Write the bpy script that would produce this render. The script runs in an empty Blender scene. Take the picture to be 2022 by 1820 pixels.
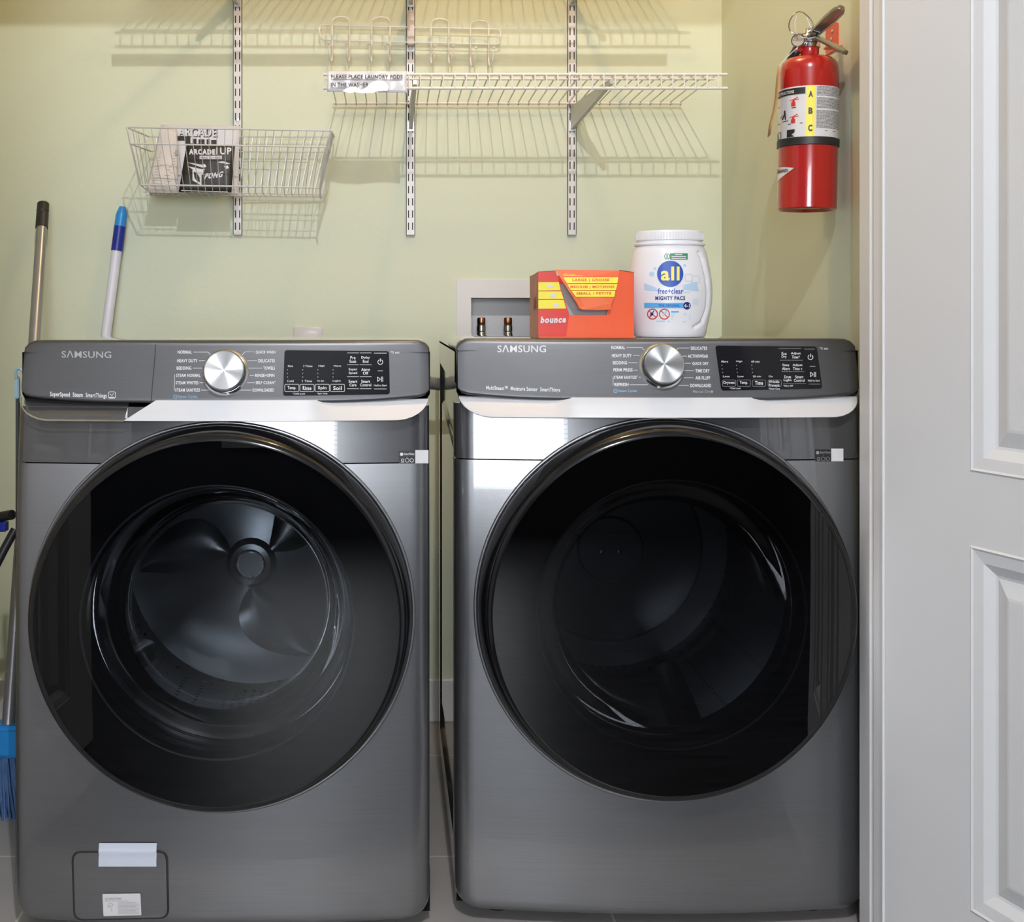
import bpy, bmesh, math, random
from mathutils import Vector, Matrix
random.seed(4)
SC = bpy.context.scene
COL = SC.collection
# ------------------------------------------------------------------ camera, world, lights
W, H, F = 2022.0, 1820.0, 2306.0        # frame and focal length in pixels
VX, VY, CZ = 775.0, 620.0, 1.026        # principal point, camera height
cam = bpy.data.cameras.new('camera'); camo = bpy.data.objects.new('camera', cam); COL.objects.link(camo)
cam.sensor_fit = 'HORIZONTAL'; cam.sensor_width = 36; cam.lens = 36*F/W
cam.shift_x = (W/2-VX)/W; cam.shift_y = -(H/2-VY)/W
cam.clip_start = 0.05
camo.location = (0, 0, CZ); camo.rotation_euler = (math.pi/2, 0, 0)
SC.camera = camo
SC.view_settings.view_transform = 'Standard'; SC.view_settings.look = 'None'
SC.view_settings.exposure = 0.0; SC.view_settings.gamma = 1.0
SC.view_settings.use_curve_mapping = False
wd = bpy.data.worlds.new('world'); SC.world = wd; wd.use_nodes = True
wd.node_tree.nodes['Background'].inputs[0].default_value = (0.85, 0.92, 1, 1)
wd.node_tree.nodes['Background'].inputs[1].default_value = 0.3

def lamp(name, loc, power, color, radius):
    l = bpy.data.lights.new(name, 'POINT'); l.energy = power; l.color = color; l.shadow_soft_size = radius
    o = bpy.data.objects.new(name, l); COL.objects.link(o); o.location = loc
    return o
COOL_AT = (0.12, -0.12, 2.66)
WARM_AT = (0.22, 2.12, 2.50)
lamp('hall_lamp_light', COOL_AT, 122, (0.96, 0.97, 1.0), 0.018)
lamp('warm_lamp_light', WARM_AT, 18, (1.0, 0.66, 0.32), 0.035)
def area(name, loc, rot, sx, sy, power, color):
    l = bpy.data.lights.new(name, 'AREA'); l.shape = 'RECTANGLE'; l.size = sx; l.size_y = sy; l.energy = power; l.color = color
    o = bpy.data.objects.new(name, l); COL.objects.link(o); o.location = loc; o.rotation_euler = rot
    return o
HALL_BACK = -2.6
# daylight coming in through the window behind the camera
area('window_daylight', (-0.22, HALL_BACK+0.02, 1.40), (math.pi/2, 0, 0), 1.15, 1.30, 50, (0.93, 0.96, 1.0))

# ------------------------------------------------------------------ helpers
YW = 2.95       # back wall
def P(px, py, Y): return Vector(((px-VX)*Y/F, Y, CZ-(py-VY)*Y/F))
def tag(o, label=None, cat=None, group=None, kind=None):
    if label: o['label'] = label
    if cat: o['category'] = cat
    if group: o['group'] = group
    if kind: o['kind'] = kind
    return o
def empty(name, loc, label, cat, group=None):
    o = bpy.data.objects.new(name, None); COL.objects.link(o); o.location = loc; o.empty_display_size = 0.05
    return tag(o, label, cat, group)
def link(name, bm, mat, parent=None, smooth=False, weld=True):
    if weld: bmesh.ops.remove_doubles(bm, verts=bm.verts, dist=1e-6)
    bmesh.ops.recalc_face_normals(bm, faces=bm.faces)
    me = bpy.data.meshes.new(name); bm.to_mesh(me); bm.free()
    for m in (mat if isinstance(mat, (list, tuple)) else [mat]): me.materials.append(m)
    if smooth:
        for p in me.polygons: p.use_smooth = True
        try: me.set_sharp_from_angle(angle=math.radians(38))
        except Exception: pass
    o = bpy.data.objects.new(name, me); COL.objects.link(o)
    if parent is not None:
        o.parent = parent
        pp = parent; off = Vector((0, 0, 0))
        while pp is not None: off += pp.location; pp = pp.parent
        for v in me.vertices: v.co -= off
    return o
def box(bm, x0, x1, y0, y1, z0, z1, mi=0):
    vs = [bm.verts.new(c) for c in ((x0,y0,z0),(x1,y0,z0),(x1,y1,z0),(x0,y1,z0),(x0,y0,z1),(x1,y0,z1),(x1,y1,z1),(x0,y1,z1))]
    fs = []
    for q in ((0,3,2,1),(4,5,6,7),(0,1,5,4),(1,2,6,5),(2,3,7,6),(3,0,4,7)):
        f = bm.faces.new([vs[i] for i in q]); f.material_index = mi; fs.append(f)
    return vs, fs
def bevbox(x0, x1, y0, y1, z0, z1, r, seg=3):
    bm = bmesh.new(); box(bm, x0, x1, y0, y1, z0, z1)
    bmesh.ops.bevel(bm, geom=bm.edges[:], offset=r, segments=seg, profile=0.5, affect='EDGES')
    return bm
def frame_axes(d):
    d = d.normalized(); a = Vector((0,0,1)) if abs(d.z) < 0.9 else Vector((1,0,0))
    u = d.cross(a).normalized(); return u, d.cross(u).normalized()
def tube(bm, pts, r, n=8, cap=True, closed=False):
    pts = [Vector(p) for p in pts]; rs = r if isinstance(r, (list, tuple)) else [r]*len(pts)
    rings = []; N = len(pts); up = None
    for i, p in enumerate(pts):
        a = pts[(i-1) % N] if (i > 0 or closed) else p
        b = pts[(i+1) % N] if (i < N-1 or closed) else p
        d = (b-a).normalized()
        if up is None: u, v = frame_axes(d)
        else:
            u = (up - d*up.dot(d))
            u = u.normalized() if u.length > 1e-5 else frame_axes(d)[0]
            v = d.cross(u).normalized()
        up = u
        rings.append([bm.verts.new(p + (u*math.cos(t)+v*math.sin(t))*rs[i]) for t in [2*math.pi*k/n for k in range(n)]])
    for i in range(N if closed else N-1):
        A, B = rings[i], rings[(i+1) % N]
        for k in range(n): bm.faces.new((A[k], A[(k+1) % n], B[(k+1) % n], B[k]))
    if cap and not closed: bm.faces.new(rings[0][::-1]); bm.faces.new(rings[-1])
def arc(c, u, v, r, a0, a1, n): 
    return [Vector(c)+Vector(u)*r*math.cos(a0+(a1-a0)*k/n)+Vector(v)*r*math.sin(a0+(a1-a0)*k/n) for k in range(n+1)]
def lathe(bm, c, prof, axis='y', n=96, sx=1.0, mi=0):
    # prof: list of (radius, position along axis)
    c = Vector(c); rings = []
    for r, t in prof:
        if r < 1e-6:
            rings.append([bm.verts.new(c + (Vector((0,t,0)) if axis == 'y' else Vector((0,0,t))))]); continue
        ring = []
        for k in range(n):
            a = 2*math.pi*k/n
            ring.append(bm.verts.new(c + (Vector((r*math.cos(a), t, r*math.sin(a))) if axis == 'y' else Vector((r*math.cos(a), sx*r*math.sin(a), t)))))
        rings.append(ring)
    for A, B in zip(rings, rings[1:]):
        if len(A) == 1 and len(B) == 1: continue
        for k in range(n):
            k2 = (k+1) % n
            if len(A) == 1: f = bm.faces.new((A[0], B[k], B[k2]))
            elif len(B) == 1: f = bm.faces.new((A[k], B[0], A[k2]))
            else: f = bm.faces.new((A[k], B[k], B[k2], A[k2]))
            f.material_index = mi
def prism(bm, pts, off):
    off = Vector(off); a = [bm.verts.new(p) for p in pts]; b = [bm.verts.new(Vector(p)+off) for p in pts]; n = len(a)
    bm.faces.new(a); bm.faces.new(b[::-1])
    for k in range(n): bm.faces.new((a[k], b[k], b[(k+1) % n], a[(k+1) % n]))

# ------------------------------------------------------------------ materials
def mat(name, color, rough=0.5, metal=0.0, **kw):
    m = bpy.data.materials.new(name); m.use_nodes = True
    b = m.node_tree.nodes['Principled BSDF']
    b.inputs['Base Color'].default_value = (*color, 1); b.inputs['Roughness'].default_value = rough; b.inputs['Metallic'].default_value = metal
    for k, v in kw.items():
        b.inputs[k.replace('_', ' ')].default_value = v
    return m
def srgb(r, g, b):
    f = lambda c: (c/255/12.92) if c/255 <= 0.04045 else ((c/255+0.055)/1.055)**2.4
    return (f(r), f(g), f(b))
def nd(m, t, **kw):
    n = m.node_tree.nodes.new(t)
    for k, v in kw.items(): setattr(n, k, v)
    return n
def lk(m, a, b): m.node_tree.links.new(a, b)
def noise_bump(m, scale, strength, dist=0.001, vscale=(1,1,1), detail=4, colorvar=0.0):
    b = m.node_tree.nodes['Principled BSDF']
    tc = nd(m, 'ShaderNodeTexCoord'); mp = nd(m, 'ShaderNodeMapping'); mp.inputs['Scale'].default_value = vscale
    no = nd(m, 'ShaderNodeTexNoise'); no.inputs['Scale'].default_value = scale; no.inputs['Detail'].default_value = detail
    bu = nd(m, 'ShaderNodeBump'); bu.inputs['Strength'].default_value = strength; bu.inputs['Distance'].default_value = dist
    lk(m, tc.outputs['Object'], mp.inputs[0]); lk(m, mp.outputs[0], no.inputs[0]); lk(m, no.outputs[0], bu.inputs['Height']); lk(m, bu.outputs[0], b.inputs['Normal'])
    if colorvar:
        base = b.inputs['Base Color'].default_value[:3]
        mx = nd(m, 'ShaderNodeMix', data_type='RGBA'); lk(m, no.outputs[0], mx.inputs[0])
        mx.inputs[6].default_value = (*[c*(1-colorvar) for c in base], 1); mx.inputs[7].default_value = (*[min(1, c*(1+colorvar)) for c in base], 1)
        lk(m, mx.outputs[2], b.inputs['Base Color'])
    return m
M = {}
M['wall'] = noise_bump(mat('wall_paint', (0.60, 0.635, 0.495), 0.55), 90, 0.25, 0.0015)
M['dimwall'] = noise_bump(mat('hall_paint_dimmed', (0.05, 0.05, 0.055), 0.5), 60, 0.2, 0.0015)  # hall's dimness put into the wall colour, keeps the door glass reflections dark
M['hallwall'] = noise_bump(mat('hall_paint', (0.55, 0.55, 0.55), 0.6), 90, 0.2, 0.0015)
M['ceil'] = noise_bump(mat('ceiling_paint', (0.75, 0.75, 0.74), 0.7), 60, 0.3, 0.002)
M['trim'] = noise_bump(mat('white_trim', (0.72, 0.71, 0.71), 0.35), 40, 0.08, 0.001)
M['door'] = noise_bump(mat('white_door', (0.68, 0.68, 0.69), 0.4), 60, 0.1, 0.001, (6,6,0.6))
def tiles():
    m = mat('grey_floor_tile', (0.36, 0.34, 0.33), 0.35)
    b = m.node_tree.nodes['Principled BSDF']
    tc = nd(m, 'ShaderNodeTexCoord'); mp = nd(m, 'ShaderNodeMapping'); mp.inputs['Location'].default_value = (0.13, -0.19, 0)
    br = nd(m, 'ShaderNodeTexBrick', offset=0.0); br.inputs['Scale'].default_value = 1.0
    br.inputs['Brick Width'].default_value = 0.505; br.inputs['Row Height'].default_value = 0.505; br.inputs['Mortar Size'].default_value = 0.0025
    br.inputs['Color1'].default_value = (0.40, 0.375, 0.36, 1); br.inputs['Color2'].default_value = (0.37, 0.35, 0.335, 1); br.inputs['Mortar'].default_value = (0.62, 0.6, 0.57, 1)
    no = nd(m, 'ShaderNodeTexNoise'); no.inputs['Scale'].default_value = 9; no.inputs['Detail'].default_value = 8
    mx = nd(m, 'ShaderNodeMix', data_type='RGBA', blend_type='MULTIPLY'); mx.inputs[0].default_value = 0.5
    cr = nd(m, 'ShaderNodeValToRGB'); cr.color_ramp.elements[0].color = (0.6,0.6,0.6,1); cr.color_ramp.elements[1].color = (1.2,1.2,1.2,1)
    lk(m, tc.outputs['Object'], mp.inputs[0]); lk(m, mp.outputs[0], br.inputs[0]); lk(m, tc.outputs['Object'], no.inputs[0]); lk(m, no.outputs[0], cr.inputs[0])
    lk(m, br.outputs[0], mx.inputs[6]); lk(m, cr.outputs[0], mx.inputs[7]); lk(m, mx.outputs[2], b.inputs['Base Color'])
    return m
M['tile'] = tiles()
def wood():
    m = mat('dark_wood_floor', (0.05, 0.05, 0.055), 0.4)
    b = m.node_tree.nodes['Principled BSDF']
    tc = nd(m, 'ShaderNodeTexCoord'); mp = nd(m, 'ShaderNodeMapping'); mp.inputs['Scale'].default_value = (1.2, 14, 1)
    no = nd(m, 'ShaderNodeTexNoise'); no.inputs['Scale'].default_value = 3; no.inputs['Detail'].default_value = 10; no.inputs['Distortion'].default_value = 0.6
    cr = nd(m, 'ShaderNodeValToRGB'); cr.color_ramp.elements[0].position = 0.3; cr.color_ramp.elements[1].position = 0.75
    cr.color_ramp.elements[0].color = (0.016,0.017,0.020,1); cr.color_ramp.elements[1].color = (0.085,0.087,0.10,1)
    lk(m, tc.outputs['Object'], mp.inputs[0]); lk(m, mp.outputs[0], no.inputs[0]); lk(m, no.outputs[0], cr.inputs[0]); lk(m, cr.outputs[0], b.inputs['Base Color'])
    return m
M['wood'] = wood()
def brushed(name, col, rough, coat, metal=0.9, var=0.10, aniso=0.5):
    m = mat(name, col, rough, metal, Coat_Weight=coat, Coat_Roughness=0.03, Anisotropic=aniso)
    b = m.node_tree.nodes['Principled BSDF']
    tc = nd(m, 'ShaderNodeTexCoord'); mp = nd(m, 'ShaderNodeMapping'); mp.inputs['Scale'].default_value = (4, 4, 420)
    no = nd(m, 'ShaderNodeTexNoise'); no.inputs['Scale'].default_value = 1.6; no.inputs['Detail'].default_value = 5
    mx = nd(m, 'ShaderNodeMix', data_type='RGBA')
    mx.inputs[6].default_value = (*[c*(1-var) for c in col], 1); mx.inputs[7].default_value = (*[c*(1+var) for c in col], 1)
    bu = nd(m, 'ShaderNodeBump'); bu.inputs['Strength'].default_value = 0.12; bu.inputs['Distance'].default_value = 0.0004
    lk(m, tc.outputs['Object'], mp.inputs[0]); lk(m, mp.outputs[0], no.inputs[0]); lk(m, no.outputs[0], mx.inputs[0]); lk(m, mx.outputs[2], b.inputs['Base Color'])
    lk(m, no.outputs[0], bu.inputs['Height']); lk(m, bu.outputs[0], b.inputs['Normal'])
    return m
M['steel'] = brushed('brushed_platinum_steel', (0.24, 0.24, 0.25), 0.36, 0.8)
M['panel'] = brushed('brushed_panel_steel', (0.125, 0.125, 0.13), 0.40, 0.0)
M['gloss'] = mat('glossy_grey_strip', (0.10, 0.10, 0.105), 0.25, 0.5, Coat_Weight=1.0, Coat_Roughness=0.01)
M['silver'] = brushed('light_silver_band', (0.62, 0.62, 0.64), 0.4, 0.0, 0.1, 0.03, 0.2)
M['side'] = mat('grey_painted_side', (0.30, 0.30, 0.29), 0.12, 0.85, Coat_Weight=0.6, Coat_Roughness=0.03)
M['top'] = mat('grey_painted_top', (0.34, 0.33, 0.31), 0.10, 0.5, Coat_Weight=1.0, Coat_Roughness=0.02)
M['black'] = mat('black_gloss_plastic', (0.006, 0.006, 0.007), 0.12)
M['blackmatt'] = mat('black_plastic', (0.015, 0.015, 0.016), 0.45)
M['softblack'] = mat('dull_black_plastic', (0.004, 0.004, 0.005), 0.7, Specular_IOR_Level=0.15)
M['display'] = mat('black_display', (0.008, 0.008, 0.010), 0.12, Specular_IOR_Level=0.3)
M['print'] = mat('white_print', (0.72, 0.72, 0.74), 0.5)
M['printdim'] = mat('grey_print', (0.30, 0.30, 0.31), 0.5)
M['printblue'] = mat('blue_print', (0.22, 0.42, 0.62), 0.5)
M['logo'] = mat('silver_logo', (0.42, 0.42, 0.43), 0.4, 0.3)
M['chrome'] = mat('chrome', (0.72, 0.72, 0.72), 0.12, 1.0)
M['galv'] = mat('galvanised_steel', (0.45, 0.45, 0.44), 0.3, 1.0)
def tinted(name, tint, ior=1.5, rough=0.0, gl=1.0):
    m = bpy.data.materials.new(name); m.use_nodes = True; nt = m.node_tree; nt.nodes.clear()
    out = nd(m, 'ShaderNodeOutputMaterial'); mx = nd(m, 'ShaderNodeMixShader'); fr = nd(m, 'ShaderNodeFresnel'); fr.inputs[0].default_value = ior
    tr = nd(m, 'ShaderNodeBsdfTransparent'); tr.inputs[0].default_value = (*tint, 1); g = nd(m, 'ShaderNodeBsdfGlossy'); g.inputs['Roughness'].default_value = rough; g.inputs[0].default_value = (gl,gl,gl,1)
    lk(m, fr.outputs[0], mx.inputs[0]); lk(m, tr.outputs[0], mx.inputs[1]); lk(m, g.outputs[0], mx.inputs[2]); lk(m, mx.outputs[0], out.inputs[0])
    return m
M['glass_w'] = tinted('smoked_door_glass', (0.35, 0.36, 0.38), 1.48)
M['glass_d'] = tinted('dark_smoked_door_glass', (0.17, 0.17, 0.18), 1.55)
M['bowl'] = tinted('clear_glass_bowl', (0.86, 0.89, 0.90), 1.30, 0.0, 0.6)
def drum_mat():
    m = mat('perforated_steel_drum', (0.38, 0.39, 0.40), 0.25, 1.0)
    b = m.node_tree.nodes['Principled BSDF']
    tc = nd(m, 'ShaderNodeTexCoord'); vo = nd(m, 'ShaderNodeTexVoronoi'); vo.inputs['Scale'].default_value = 60; vo.inputs['Randomness'].default_value = 0.15
    cr = nd(m, 'ShaderNodeValToRGB'); cr.color_ramp.elements[0].position = 0.20; cr.color_ramp.elements[1].position = 0.26
    cr.color_ramp.elements[0].color = (0.01,0.01,0.01,1); cr.color_ramp.elements[1].color = (0.38,0.39,0.40,1)
    lk(m, tc.outputs['Object'], vo.inputs[0]); lk(m, vo.outputs['Distance'], cr.inputs[0]); lk(m, cr.outputs[0], b.inputs['Base Color'])
    return m
M['drum'] = drum_mat()
M['drumback'] = mat('steel_drum_back', (0.35, 0.36, 0.37), 0.3, 1.0)
M['gasket'] = mat('dark_rubber_gasket', (0.05, 0.055, 0.06), 0.4)
M['knob'] = None
def knob_mat():
    m = mat('spun_metal_knob', (0.80, 0.80, 0.81), 0.24, 1.0, Anisotropic=0.9)
    b = m.node_tree.nodes['Principled BSDF']
    t = nd(m, 'ShaderNodeTangent', direction_type='RADIAL', axis='Y'); lk(m, t.outputs[0], b.inputs['Tangent'])
    return m
M['knob'] = knob_mat()
M['wire'] = mat('white_vinyl_wire', (0.70, 0.68, 0.67), 0.35)
M['wiregrey'] = mat('silver_grey_wire', (0.60, 0.60, 0.62), 0.35, 0.3)
M['standard'] = mat('white_painted_steel', (0.66, 0.64, 0.66), 0.3)
M['slot'] = mat('dark_slot', (0.02, 0.02, 0.018), 0.8)
M['bracket'] = mat('grey_white_painted_steel', (0.50, 0.51, 0.49), 0.35, 0.2)
M['paper'] = mat('white_paper', (0.66, 0.66, 0.73), 0.6)
M['paperink'] = mat('black_ink', (0.018, 0.016, 0.014), 0.5)
M['cream'] = mat('cream_newsprint', (0.62, 0.58, 0.56), 0.7)
M['red'] = mat('red_enamel', (0.38, 0.012, 0.010), 0.2, 0.0, Coat_Weight=0.6, Coat_Roughness=0.05)
M['redplastic'] = mat('red_orange_bracket', (0.62, 0.06, 0.02), 0.4)
M['labelwhite'] = mat('white_label', (0.68, 0.66, 0.66), 0.35)
M['yellow'] = mat('yellow_print', (0.85, 0.72, 0.04), 0.4)
M['redprint'] = mat('red_print', (0.60, 0.03, 0.02), 0.4)
M['tanpaper'] = mat('tan_card', (0.42, 0.26, 0.12), 0.7)
M['handlemetal'] = mat('bare_steel_handle', (0.50, 0.47, 0.42), 0.28, 1.0)
M['brass'] = mat('brass', (0.55, 0.36, 0.15), 0.3, 1.0)
M['tub'] = mat('white_plastic_tub', (0.76, 0.76, 0.80), 0.3)
M['orange'] = mat('orange_carton', (0.80, 0.095, 0.018), 0.35)
M['orangelight'] = mat('light_orange_flap', (0.80, 0.13, 0.025), 0.4)
M['redcarton'] = mat('red_carton', (0.66, 0.035, 0.02), 0.3)
M['cartonedge'] = mat('brown_pink_carton_side', (0.50, 0.22, 0.15), 0.5)
M['cartonin'] = noise_bump(mat('grey_carton_inside', (0.42, 0.42, 0.43), 0.8), 12, 0.3, 0.002, (1,1,40), 3, 0.15)
M['allblue'] = mat('blue_print_circle', (0.012, 0.075, 0.42), 0.4)
M['navy'] = mat('navy_print', (0.012, 0.02, 0.14), 0.4)
M['skyblue'] = mat('sky_blue_print', (0.10, 0.42, 0.80), 0.4)
M['paleblue'] = mat('pale_blue_print', (0.42, 0.62, 0.80), 0.5)
M['palegrey'] = mat('pale_grey_print', (0.58, 0.60, 0.66), 0.5)
M['green'] = mat('green_print', (0.03, 0.24, 0.10), 0.4)
M['lightblue'] = mat('bright_blue_plastic', (0.02, 0.24, 0.62), 0.35)
M['darkblue'] = mat('deep_blue_plastic', (0.006, 0.02, 0.26), 0.35)
M['whitepole'] = mat('white_coated_pole', (0.66, 0.66, 0.76), 0.35)
M['pole'] = mat('brushed_grey_pole', (0.33, 0.33, 0.36), 0.3, 0.7)
M['bristle'] = noise_bump(mat('blue_bristles', (0.10, 0.20, 0.42), 0.6), 8, 0.8, 0.004, (60,60,1), 3, 0.4)
M['palebluepl'] = mat('pale_blue_plastic', (0.22, 0.34, 0.40), 0.4)
M['hose'] = mat('grey_corrugated_hose', (0.22, 0.21, 0.22), 0.5)
M['boxwhite'] = mat('white_plastic_box', (0.62, 0.60, 0.61), 0.4)
M['plate'] = mat('pale_plastic_plate', (0.62, 0.60, 0.60), 0.15)
M['copper'] = mat('copper_pipe', (0.42, 0.17, 0.09), 0.3, 1.0)
M['tape'] = noise_bump(mat('white_tape', (0.60, 0.63, 0.72), 0.55), 20, 0.2, 0.001, (2,1,60))
def emis(name, col, s):
    m = bpy.data.materials.new(name); m.use_nodes = True; b = m.node_tree.nodes['Principled BSDF']
    b.inputs['Emission Color'].default_value = (*col, 1); b.inputs['Emission Strength'].default_value = s; b.inputs['Base Color'].default_value = (*col, 1)
    return m
M['lampglow'] = emis('lit_lamp_diffuser', (1.0, 0.95, 0.88), 3.0)
M['daypane'] = emis('daylight_pane', (0.86, 0.93, 1.0), 9.0)

# ------------------------------------------------------------------ flat prints: 2D pieces in photo pixels, mapped on a surface
_tc = {}
def glyphs(s, bold):
    key = (s, bold)
    if key in _tc: return _tc[key]
    cu = bpy.data.curves.new('t', 'FONT'); cu.body = s; cu.resolution_u = 3; cu.offset = bold; cu.fill_mode = 'FRONT'; cu.space_character = 1.0+4*bold
    o = bpy.data.objects.new('t', cu); COL.objects.link(o)
    dg = bpy.context.evaluated_depsgraph_get(); me = bpy.data.meshes.new_from_object(o.evaluated_get(dg))
    vs = [(v.co.x, v.co.y) for v in me.vertices]; fs = [tuple(p.vertices) for p in me.polygons]
    bpy.data.objects.remove(o); bpy.data.curves.remove(cu); bpy.data.meshes.remove(me)
    xs = [v[0] for v in vs] or [0, 1]; ys = [v[1] for v in vs] or [0, 1]
    x0, x1, y0, y1 = min(xs), max(xs), min(ys), max(ys)
    vs = [((x-x0)/max(1e-6, x1-x0), (y-y0)/max(1e-6, y1-y0)) for x, y in vs]
    _tc[key] = (vs, fs); return _tc[key]
class Print:
    def __init__(s, mapper): s.bm = bmesh.new(); s.f = mapper
    def poly(s, pts):
        s.bm.faces.new([s.bm.verts.new(s.f(x, y)) for x, y in pts]); return s
    def rect(s, x0, y0, x1, y1, nx=1, ny=1):
        g = [[s.bm.verts.new(s.f(x0+(x1-x0)*i/nx, y0+(y1-y0)*j/ny)) for j in range(ny+1)] for i in range(nx+1)]
        for i in range(nx):
            for j in range(ny): s.bm.faces.new((g[i][j], g[i+1][j], g[i+1][j+1], g[i][j+1]))
        return s
    def quad(s, c, nx=8, ny=8):
        (ax,ay),(bx,by),(cx,cy),(dx,dy) = c
        g = []
        for i in range(nx+1):
            t = i/nx; row = []
            for j in range(ny+1):
                q = j/ny
                row.append(s.bm.verts.new(s.f((ax*(1-t)+bx*t)*(1-q)+(dx*(1-t)+cx*t)*q, (ay*(1-t)+by*t)*(1-q)+(dy*(1-t)+cy*t)*q)))
            g.append(row)
        for i in range(nx):
            for j in range(ny): s.bm.faces.new((g[i][j], g[i+1][j], g[i+1][j+1], g[i][j+1]))
        return s
    def ring(s, cx, cy, r0, r1, a0=0, a1=360, n=36, ky=1.0):
        k = max(1, int((r1-r0)/4)) if r1 > r0 else 1
        prev = None
        for i in range(n+1):
            a = math.radians(a0+(a1-a0)*i/n)
            cur = [s.bm.verts.new(s.f(cx+(r0+(r1-r0)*q/k)*math.cos(a), cy+ky*(r0+(r1-r0)*q/k)*math.sin(a))) for q in range(k+1)]
            if prev:
                for q in range(k): s.bm.faces.new((prev[q], prev[q+1], cur[q+1], cur[q]))
            prev = cur
        return s
    def disc(s, cx, cy, r, ky=1.0): return s.ring(cx, cy, 0.01, r, ky=ky)
    def line(s, pts, w):
        for (ax,ay),(bx,by) in zip(pts, pts[1:]):
            d = math.hypot(bx-ax, by-ay); nx, ny = -(by-ay)/d*w/2, (bx-ax)/d*w/2
            s.poly([(ax+nx,ay+ny),(bx+nx,by+ny),(bx-nx,by-ny),(ax-nx,ay-ny)])
        return s
    def text(s, t, x0, y0, x1, y1, bold=0.0, slope=0.0, shear=0.0):
        vs, fs = glyphs(t, bold)
        w = [s.bm.verts.new(s.f(x0+(x1-x0)*u+shear*v, y1+(y0-y1)*v+slope*u*(x1-x0))) for u, v in vs]
        for f in fs:
            try: s.bm.faces.new([w[i] for i in f])
            except ValueError: pass
        return s
    def rrect(s, x0, y0, x1, y1, w):
        r = 2.2
        pts = []
        for cx, cy, a in ((x1-r,y0+r,-90),(x1-r,y1-r,0),(x0+r,y1-r,90),(x0+r,y0+r,180)):
            for k in range(4): pts.append((cx+r*math.cos(math.radians(a+30*k)), cy+r*math.sin(math.radians(a+30*k))))
        pts.append(pts[0]); return s.line(pts, w)
    def done(s, name, m, parent): return link(name, s.bm, m, parent, weld=False)

# ------------------------------------------------------------------ SETTING
XL, XR = -1.035, 0.8315          # closet side walls
OL, OR = -0.765, 0.770         # opening (jamb faces)
YJ0, YJ1 = 1.84, 1.925         # jamb front, back
def struct(name, bm, m, **k):
    o = link(name, bm, m, None, **k); o['kind'] = 'structure'; return o
def sbox(name, m, *c):
    bm = bmesh.new(); box(bm, *c); return struct(name, bm, m)
ZC = 2.70
# back wall with the hole for the washer outlet box
hx0, hx1 = P(930,0,YW).x, P(1058,0,YW).x; hz1, hz0 = P(0,588,YW).z, P(0,700,YW).z
bm = bmesh.new()
for a in ((XL-0.1,hx0,0,ZC),(hx1,XR+0.1,0,ZC),(hx0,hx1,0,hz0),(hx0,hx1,hz1,ZC)): box(bm, a[0], a[1], YW, YW+0.1, a[2], a[3])
struct('wall_back', bm, M['wall'])
sbox('wall_left', M['wall'], XL-0.1, XL, YJ1, YW, 0, ZC)
sbox('wall_right', M['wall'], XR, XR+0.1, YJ1, YW, 0, ZC)
# front wall (hall side) around the opening
HEAD = 2.10
bm = bmesh.new()
box(bm, -2.3, OL-0.02, YJ0-0.02, YJ1, 0, ZC); box(bm, OR+0.02, 2.3, YJ0-0.02, YJ1, 0, ZC); box(bm, OL-0.02, OR+0.02, YJ0-0.02, YJ1, HEAD, ZC)
struct('wall_front', bm, M['hallwall'])
sbox('wall_hall_left', M['dimwall'], -2.4, -2.3, HALL_BACK, YJ0, 0, ZC)
sbox('wall_hall_right', M['dimwall'], 2.3, 2.4, HALL_BACK, YJ0, 0, ZC)
WX0, WX1, WZ0, WZ1 = -0.84, 0.40, 0.72, 2.05
bm = bmesh.new()
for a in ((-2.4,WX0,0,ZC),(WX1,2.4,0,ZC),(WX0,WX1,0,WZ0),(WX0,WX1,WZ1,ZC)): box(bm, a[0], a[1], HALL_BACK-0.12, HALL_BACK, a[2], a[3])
struct('wall_hall_back', bm, M['dimwall'])
sbox('ceiling', M['ceil'], -2.4, 2.4, HALL_BACK-0.1, YW+0.1, ZC, ZC+0.1)
sbox('floor', M['tile'], -2.4, 2.4, 1.63, YW+0.1, -0.1, 0)
sbox('floor', M['wood'], -2.4, 2.4, HALL_BACK-0.1, 1.63, -0.1, 0)
# jambs: stepped profile with a door stop
def jamb(name, x, s):
    bm = bmesh.new()
    pts = [(0,YJ1),(0,YJ0+0.045),(0.004,YJ0+0.040),(0.004,YJ0+0.034),(0,YJ0+0.030),(0.002,YJ0+0.012),(0.002,YJ0),(0.02,YJ0),(0.02,YJ1)]
    v = [(x+s*a, b, 0.0) for a, b in pts]
    prism(bm, v, (0,0,HEAD)); return struct(name, bm, M['trim'])
jamb('trim_1', OR, 1); jamb('trim_2', OL, -1)
sbox('trim_3', M['trim'], OL-0.02, OR+0.02, YJ0, YJ1, HEAD-0.018, HEAD)
def casing(name, x0, x1, z0, z1):
    bm = bmesh.new(); box(bm, x0, x1, YJ0-0.036, YJ0-0.02, z0, z1)
    bmesh.ops.bevel(bm, geom=bm.edges[:], offset=0.005, segments=2, affect='EDGES'); return struct(name, bm, M['trim'])
casing('trim_4', OR+0.03, OR+0.09, 0, HEAD+0.07); casing('trim_5', OL-0.09, OL-0.03, 0, HEAD+0.07); casing('trim_6', OL-0.03, OR+0.03, HEAD+0.005, HEAD+0.07)
# baseboards
def baseboard(name, x0, x1, y0, y1):
    bm = bevbox(x0, x1, y0, y1, 0, 0.108, 0.004, 2); return struct(name, bm, M['trim'])
baseboard('baseboard_back', XL, XR, YW-0.014, YW); baseboard('baseboard_left', XL, XL+0.014, YJ1, YW-0.014); baseboard('baseboard_right', XR-0.014, XR, YJ1, YW-0.014)

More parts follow.
